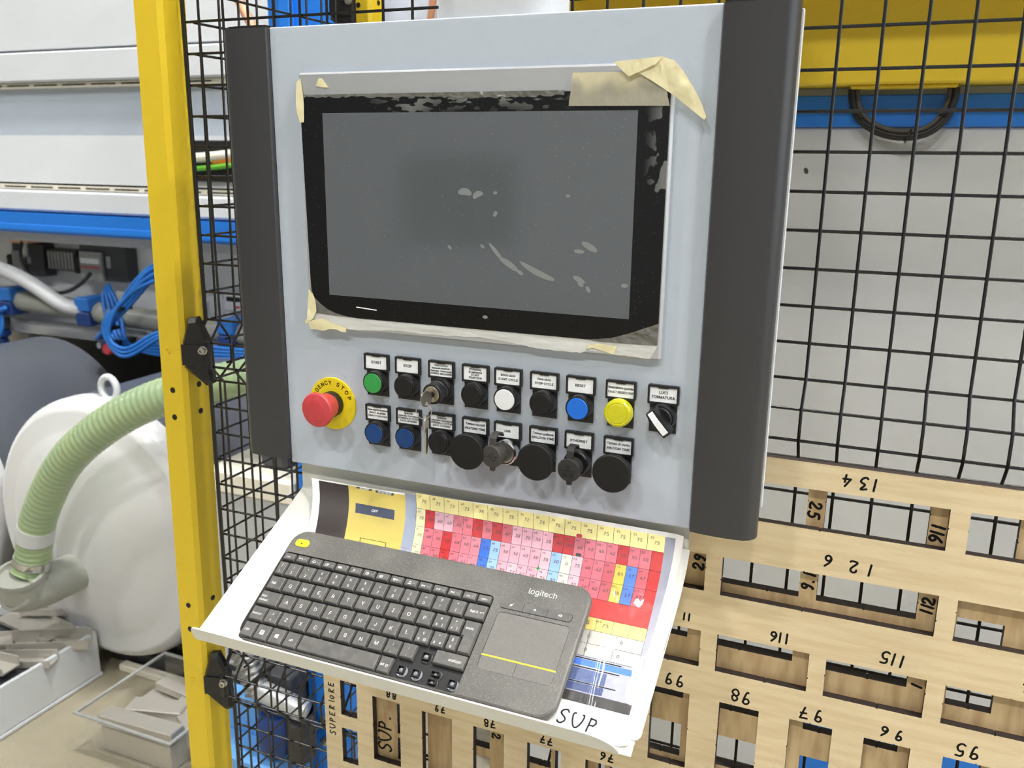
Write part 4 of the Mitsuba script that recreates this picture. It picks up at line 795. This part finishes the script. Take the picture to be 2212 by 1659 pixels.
for i in range(8): obj('rib', bx(-2.667 + .018 * i, -2.656 + .018 * i, 1.692, 1.70, -.394, -.326), 'module_grey', k)
k = thing('control_module', 'small white display module seen between mesh and post under the blue rail', 'control module')
obj('body', bx(-1.81, -1.72, 1.70, 1.75, -.50, -.432, .004), 'machine_white', k); obj('display', bx(-1.795, -1.735, 1.697, 1.70, -.462, -.446), 'black', k); obj('button', bx(-1.76, -1.74, 1.697, 1.70, -.486, -.478), 'red', k)
pp = thing('pipe', 'silver horizontal pipe held by blue clamps below the control modules', 'pipe')
obj('tube', tube([(-4.4, 1.62, -.455), (-2.85, 1.62, -.515), (-2.05, 1.62, -.545), (-1.45, 1.62, -.568)], .040, 20), 'pvc_grey', pp, True)
obj('support', bx(-4.42, -1.43, 1.61, 1.76, -.645, -.61), 'alu', pp)
for x_, z_ in ((-2.37, -.527), (-2.78, -.517), (-1.70, -.558)):
    k = thing('pipe_clamp', 'blue plastic pipe clamp %s' % {-2.37: 'below the larger control module', -2.78: 'at the left edge of the picture', -1.70: 'seen through the mesh'}[x_], 'pipe clamp')
    obj('lower_half', bx(x_ - .035, x_ + .035, 1.565, 1.68, z_ - .055, z_ - .002, .005), 'navy', k); obj('upper_half', bx(x_ - .035, x_ + .035, 1.565, 1.68, z_ + .001, z_ + .052, .005), 'hose_blue', k)
tag(obj('conduit', tube(spline([(-3.3, 1.55, -.25), (-2.86, 1.55, -.365), (-2.55, 1.55, -.455), (-2.43, 1.57, -.515), (-2.385, 1.60, -.522)], 30), .028, 12), 'hose_grey', smooth=True), 'white flexible conduit sloping down to the silver pipe', 'conduit')
tag(obj('black_cable', tube(spline([(-2.655, 1.62, -.235), (-2.69, 1.60, -.30), (-2.685, 1.59, -.355), (-2.63, 1.58, -.415), (-2.51, 1.58, -.466), (-2.42, 1.60, -.44), (-2.385, 1.64, -.39)], 50), .007, 8), 'black', smooth=True), 'black cable looping from the blue rail to the larger control module', 'cable')
ht = thing('hose_bundle', 'bundle of thin blue air hoses tied together below the control modules', 'hose bundle')
for i in range(5):
    o = .012 * (i - 2)
    obj('hose', tube(spline([(-1.80, 1.52 + o, -.30 + o * .8), (-1.95, 1.50, -.355 + o), (-2.06, 1.49, -.455 + o), (-2.15, 1.49 + o, -.545 + o * .6), (-2.205, 1.50 + o, -.600)], 30), .0075, 7), 'hose_blue', ht, True)
for i in range(3):
    o = .014 * (i - 1)
    obj('hose', tube(spline([(-1.80, 1.48, -.325 + o), (-1.96, 1.47, -.378 + o), (-2.07, 1.46, -.470), (-2.125 - o, 1.45, -.545), (-2.115, 1.45, -.595 - o), (-2.07, 1.45, -.628 - o), (-1.98, 1.46, -.60 - o), (-1.84, 1.5, -.57)], 40), .0075, 7), 'hose_blue', ht, True)
for i in range(4):
    obj('hose', tube(spline([(-2.30, 1.64, -.43), (-2.29 + .02 * i, 1.60, -.47), (-2.26 + .025 * i, 1.58, -.54), (-2.22 + .02 * i, 1.56, -.60), (-2.0, 1.55, -.615 - .012 * i), (-1.7, 1.55, -.60 - .012 * i), (-1.5, 1.55, -.59 - .012 * i)], 40), .0075, 7), 'hose_blue', ht, True)
obj('tie', bx(-2.10, -2.06, 1.455, 1.52, -.485, -.472, .003), 'black', ht); obj('tie', bx(-2.175, -2.14, 1.47, 1.53, -.565, -.553, .003), 'black', ht)
k = thing('solenoid_valve', 'small black valve with a red cap below the blue hoses', 'valve')
obj('body', bx(-2.245, -2.155, 1.52, 1.66, -.665, -.612, .004), 'black', k); obj('cap', lathe([(0, 0), (.022, 0), (.022, .03), (.018, .035), (0, .035)], 20), 'red', k, 30, PM(-2.175, -.636, 1.52)); obj('fitting', lathe([(0, 0), (.012, 0), (.012, .02), (0, .02)], 14), 'chrome', k, 30, PM(-2.225, -.630, 1.52))
k = thing('shut_off_valve', 'dark blue valve under the silver pipe at the left edge of the picture', 'valve')
obj('body', lathe([(0, -.1), (.05, -.1), (.05, -.08), (.035, -.07), (.045, -.02), (.045, .02), (.035, .07), (.05, .08), (.05, .1), (0, .1)], 24), 'navy', k, 30, TR(-2.86, 1.58, -.74)); obj('actuator', bx(-2.90, -2.82, 1.54, 1.62, -.64, -.585, .008), 'dark_grey', k)
obj('hose', tube(spline([(-2.80, 1.56, -.545), (-2.79, 1.55, -.62), (-2.86, 1.55, -.70), (-3.0, 1.56, -.76)], 20), .008, 7), 'hose_blue', k, True); obj('hose', tube(spline([(-2.74, 1.54, -.535), (-2.86, 1.55, -.575), (-3.05, 1.56, -.60)], 20), .010, 7), 'hose_blue', k, True)
obj('pedestal', lathe([(0, 0), (.03, 0), (.03, .66), (0, .66)], 16), 'navy', k, 30, TR(-2.86, 1.58, FLOOR))
k = thing('pressure_regulator', 'brass pressure regulator with clear bowl at the left edge under the blue rail', 'regulator')
obj('body', bx(-2.76, -2.66, 1.60, 1.75, -.290, -.236, .006), 'hose_orange', k); obj('bowl', lathe([(0, -.06), (.012, -.06), (.018, -.04), (.018, 0), (0, 0)], 16), 'steel', k, 30, TR(-2.72, 1.64, -.290))

# ------------------------------------------------------------------ vacuum tanks with the green hose
def tank(label, cx, cz, r, eye):
    t = thing('vacuum_tank', label, 'tank')
    prof = [(0, .1)] + [(r * .86 * math.sin(a), .03 + .07 * math.cos(a)) for a in np.linspace(.08, 1.2, 10)] + [(r * .86 + r * .14 * math.sin(a) - .0, .0 + .055 * math.cos(a)) for a in np.linspace(.35, 1.57, 8)] + [(r, -.03), (r * .97, -.03), (0, -.03)]
    prof = (sorted(prof[:-3], key=lambda q: q[0]) + prof[-3:])[::-1]
    obj('dome', lathe(prof, 72), 'tank_white', t, 40, PM(cx, cz, .97), label='glossy cream dished end')
    obj('shell', lathe([(0, -.58), (r - .004, -.58), (r - .004, -.031), (0, -.031)], 64), 'tank_shaded', t, 40, PM(cx, cz, .97), label='shell behind the dished end, its shade put into the grey')
    for dx in (-.2, .2): obj('foot', bx(cx + dx - .04, cx + dx + .04, 1.15, 1.35, FLOOR, cz - r * .86, .004), 'machine_grey', t)
    if eye:
        th = np.linspace(0, 2 * np.pi, 28, endpoint=False)
        obj('lifting_eye', tube(np.c_[cx + .045 + .030 * np.cos(th), 0 * th + .985, cz + r + .026 + .034 * np.sin(th)], .010, 10, True), 'machine_white', t, True)
    return t
TX, TZ = -1.668, -1.036
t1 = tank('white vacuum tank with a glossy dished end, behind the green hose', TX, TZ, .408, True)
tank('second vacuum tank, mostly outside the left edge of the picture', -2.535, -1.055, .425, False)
noz = tube(spline([(-1.752, .71, -1.135), (-1.750, .735, -1.150), (-1.735, .80, -1.155), (-1.715, .90, -1.15)], 16), .058, 22)
obj('nozzle', noz, 'pvc_grey', t1, True); obj('nozzle_socket', lathe([(0, 0), (.062, 0), (.062, .055), (.066, .055), (.066, .068), (.056, .070), (.052, .060), (0, .055)], 28), 'pvc_grey', t1, 30, TR(-1.752, .735, -1.150) @ trimesh.transformations.rotation_matrix(math.radians(12), (1, 0, 0)) @ trimesh.transformations.rotation_matrix(math.radians(10), (0, 1, 0)))
hz = [(-1.742, .745, -1.105), (-1.728, .76, -1.047), (-1.711, .76, -.987), (-1.691, .76, -.935), (-1.653, .76, -.868), (-1.564, .76, -.751), (-1.44, .77, -.647), (-1.334, .79, -.580), (-1.205, .82, -.526), (-1.08, .86, -.492), (-.96, .92, -.475), (-.86, .945, -.475)]
P = spline(hz, 900); s_ = np.r_[0, np.cumsum(np.linalg.norm(np.diff(P, axis=0), axis=1))]
gh = thing('vacuum_hose', 'thick ribbed green hose arching from the tank nozzle behind the yellow post', 'hose')
obj('tube', tube(P, .0480 + .0006 * np.cos(s_ / .018 * 2 * np.pi), 24), 'hose_green', gh, True)
i0, i1 = np.searchsorted(s_, .115), np.searchsorted(s_, .165)
obj('tape_band', tube(P[i0:i1], .0500, 24), 'hose_grey', gh, True, label='grey tape band around the hose')
i0, i1 = np.searchsorted(s_, .030), np.searchsorted(s_, .058)
hc = obj('hose_clamp', tube(P[i0:i1], .0515, 24), 'chrome', gh, True, label='steel hose clamp'); obj('screw', tube([(-1.70, .712, -1.070), (-1.655, .70, -1.055)], .0045, 8), 'steel', hc)

# ------------------------------------------------------------------ on the floor at the left
wc = thing('scrap_crate', 'open white crate of metal offcuts on the floor at the left edge', 'crate')
for nm, q in (('wall', bx(-2.30, -1.688, .545, .557, -1.488, -1.350, .003)), ('wall', bx(-1.700, -1.688, .557, .905, -1.488, -1.350, .003)), ('wall', bx(-2.30, -1.700, .893, .905, -1.488, -1.350, .003)), ('wall', bx(-2.312, -2.30, .545, .905, -1.488, -1.350, .003)), ('bottom', bx(-2.312, -1.684, .541, .909, FLOOR, -1.488, .003))):
    obj(nm, q, 'machine_white', wc)
sc = [(-1.80, .70, 20, .26, .05, .03), (-1.86, .76, 12, .30, .08, .02), (-1.76, .80, 35, .22, .06, .04), (-1.90, .86, -10, .28, .10, .015), (-1.83, .64, 5, .2, .06, .03), (-1.95, .68, 40, .24, .07, .02), (-1.88, .92, 18, .2, .05, .03)]
for i, (x_, y_, a, l, w_, h_) in enumerate(sc):
    lo = ext(Polygon([(-w_ / 2, 0), (w_ / 2, 0), (w_ / 2, h_), (w_ / 2 - .004, h_), (w_ / 2 - .004, .004), (-w_ / 2 + .004, .004), (-w_ / 2 + .004, h_ * .7), (-w_ / 2, h_ * .7)]), l); lo.apply_transform(np.array([[0, 0, 1, -l / 2], [1, 0, 0, 0], [0, 1, 0, 0], [0, 0, 0, 1.0]]))
    tag(obj('offcut', lo, 'alu_sheet' if i % 2 else 'scrap', M=TR(x_, y_, -1.372 + .006 * i) @ R_(math.radians(a), (0, 0, 1)) @ R_(math.radians(3 * (i % 3 - 1)), (0, 1, 0))), 'bent sheet metal offcut lying in the white crate', 'offcut', 'offcuts in the white crate')
obj('liner', bx(-2.29, -1.71, .567, .885, -1.488, -1.375), 'dark_grey', wc)
cb = thing('plastic_bin', 'clear plastic bin of aluminium pieces on the floor beside the yellow post', 'bin')
bt = m3.Manifold.hull_points(np.array([(x, y_, z_) for x, y_, z_ in [(-1.44, .61, -1.375), (-1.125, .61, -1.375), (-1.44, .92, -1.375), (-1.125, .92, -1.375), (-1.42, .63, -1.499), (-1.145, .63, -1.499), (-1.42, .90, -1.499), (-1.145, .90, -1.499)]], float))
bi = m3.Manifold.hull_points(np.array([(x, y_, z_) for x, y_, z_ in [(-1.436, .614, -1.37), (-1.129, .614, -1.37), (-1.436, .916, -1.37), (-1.129, .916, -1.37), (-1.416, .634, -1.495), (-1.149, .634, -1.495), (-1.416, .896, -1.495), (-1.149, .896, -1.495)]], float))
obj('shell', bt - bi, 'clear_plastic', cb); 
th_ = [(-1.444, .606), (-.996, .606), (-.996, .924), (-1.444, .924)]
obj('rim', cat_([bx(-1.447, -1.118, .602, .611, -1.376, -1.370, .001), bx(-1.447, -1.118, .919, .928, -1.376, -1.370, .001), bx(-1.447, -1.438, .602, .928, -1.376, -1.370, .001), bx(-1.127, -1.118, .602, .928, -1.376, -1.370, .001)]), 'module_grey', cb)
for i, (x_, y_, z_, a, l, w_, h_) in enumerate([(-1.28, .665, -1.390, 3, .24, .050, .024), (-1.30, .745, -1.402, 16, .16, .06, .03), (-1.20, .75, -1.412, -30, .12, .05, .05), (-1.31, .83, -1.397, -6, .14, .035, .02), (-1.22, .83, -1.412, 10, .12, .05, .04), (-1.25, .86, -1.422, 5, .12, .04, .05)]):
    tag(obj('metal_block', bx(-l / 2, l / 2, -w_ / 2, w_ / 2, -h_, h_ * .2, .002), 'alu_sheet', M=TR(x_, y_, z_) @ R_(math.radians(a), (0, 0, 1))), 'aluminium block lying in the clear plastic bin', 'metal block', 'blocks in the clear plastic bin')
obj('layer', bx(-1.40, -1.165, .645, .885, -1.494, -1.425), 'alu_sheet', cb)
br = thing('base_rail', 'pale steel base rail on the floor under the white tank', 'rail')
obj('beam', bx(-2.3, -.95, 1.08, 1.15, FLOOR, -1.465, .003), 'machine_cream', br); obj('skid', bx(-1.72, -1.13, .99, 1.06, FLOOR, -1.455, .003), 'dark_grey', br); obj('front_rail', bx(-1.66, -1.13, .945, .975, FLOOR, -1.478, .003), 'machine_cream', br); obj('crossbar', bx(-1.55, -1.45, 1.15, 1.9, FLOOR, -1.465, .003), 'machine_grey', br)  # includes a dark bar added to deepen the gap under the tank
tag(obj('floor_hose', tube(spline([(-1.35, 1.0, -1.47), (-1.2, .97, -1.47), (-1.05, .99, -1.47), (-.9, 1.05, -1.47)], 20), .028, 12), 'dark_grey', smooth=True), 'dark hose on the floor between the tank and the yellow post', 'hose')

# ------------------------------------------------------------------ machinery seen through the mesh between post and panel
blk = thing('machine_housing', 'cream machine housing seen through the mesh left of the tray', 'machine')
obj('body', bx(-1.11, -.86, .80, 1.04, FLOOR + .25, -.765, .004), 'machine_grey', blk); obj('top', bx(-1.12, -.855, .795, 1.045, -.765, -.705, .006), 'machine_cream', blk)  # grey body, cream top: light from above put into the colours
obj('foot', bx(-1.09, -.89, .85, 1.0, FLOOR, FLOOR + .25), 'dark_grey', blk); obj('motor', bx(-1.00, -.92, .86, .96, -.705, -.62, .01), 'dark_grey', blk)
col_ = thing('machine_column', 'blue steel column seen through the mesh beside the plywood', 'column')
obj('web', bx(-.842, -.765, .80, .90, FLOOR, .28, .004), 'machine_blue', col_); obj('flange', bx(-.80, -.70, .775, .80, FLOOR, -.70, .003), 'machine_blue', col_)
for x_, z_ in ((-.775, -1.31), (-.735, -1.33), (-.775, -1.37), (-.735, -1.39)): obj('bolt', lathe([(0, 0), (.011, 0), (.011, .010), (0, .012)], 12), 'bolt', col_, 30, PM(x_, z_, .775))
ub = thing('machine_column', 'blue steel upright behind the fence above the control panel', 'column')
obj('web', bx(-.935, -.725, .90, 1.0, FLOOR + 1.7, 1.1, .004), 'machine_blue', ub); obj('rib', bx(-.89, -.86, .88, .90, FLOOR + 1.7, 1.1, .003), 'machine_blue', ub); obj('leg', bx(-.86, -.80, .92, .98, .0, FLOOR + 1.72), 'machine_blue', ub); obj('lower_leg', bx(-.83, -.80, .905, .98, FLOOR, .02), 'machine_blue', ub)
wb = thing('machine_housing', 'white machine housing behind the fence above the control panel', 'machine')
obj('body', bx(-.80, -.43, 1.08, 1.4, .25, 1.0, .006), 'machine_white', wb); obj('panel', bx(-.60, -.45, 1.07, 1.08, .33, .60, .003), 'machine_cream', wb); obj('leg', bx(-.66, -.60, 1.2, 1.3, FLOOR, .26), 'machine_white', wb)
for i, (a, b) in enumerate((((-.52, .92, .50), (-.56, .95, .30)), ((-.48, .93, .50), (-.53, .96, .29)))):
    tag(obj('orange_hose', tube(spline([a, ((a[0] + b[0]) / 2 + .01, .93, .40), b], 16), .008, 8), 'hose_orange', smooth=True), 'orange hose rising behind the fence above the control panel', 'hose', 'orange hoses above the control panel')
tag(obj('orange_hose', tube(spline([(-1.03, .90, .47), (-1.015, .90, .40), (-.975, .90, .33), (-.95, .90, .20)], 24), .011, 8), 'hose_orange', smooth=True), 'orange hose behind the mesh above the left side profile of the panel', 'hose')
pc = thing('pneumatic_cylinder', 'steel pneumatic cylinder with ribbed hose behind the mesh below the tray', 'cylinder')
sp = spline([(-1.0, .72, -1.08), (-.955, .71, -1.15), (-.915, .70, -1.225)], 80)
obj('ribbed_hose', tube(sp, .030 + .003 * np.cos(np.arange(80) * .8), 16), 'steel', pc, True); obj('barrel', tube([(-.93, .70, -1.215), (-.85, .70, -1.228), (-.77, .70, -1.242)], .026, 18), 'alu', pc, True); obj('bracket', bx(-.95, -.84, .73, .795, -1.33, -1.19, .004), 'dark_grey', pc)
bp = thing('machine_plinth', 'light blue machine base plate behind the mesh at the bottom', 'machine')
obj('plate', bx(-1.10, -.845, .755, .80, FLOOR, -1.30, .004), 'machine_blue_light', bp); obj('step', bx(-1.06, -.86, .66, .755, FLOOR, -1.40, .006), 'machine_blue_light', bp)
nv = thing('shut_off_valve', 'dark blue valve with brown block on the light blue machine base', 'valve')
obj('body', lathe([(0, -.05), (.040, -.05), (.046, -.02), (.046, .03), (.035, .05), (0, .05)], 24), 'navy', nv, 30, TR(-.872, .705, -1.325)); obj('block', bx(-.832, -.785, .69, .75, -1.40, -1.285, .005), 'rubber', nv); obj('stem', bx(-.88, -.864, .70, .71, -1.40, -1.372), 'navy', nv)
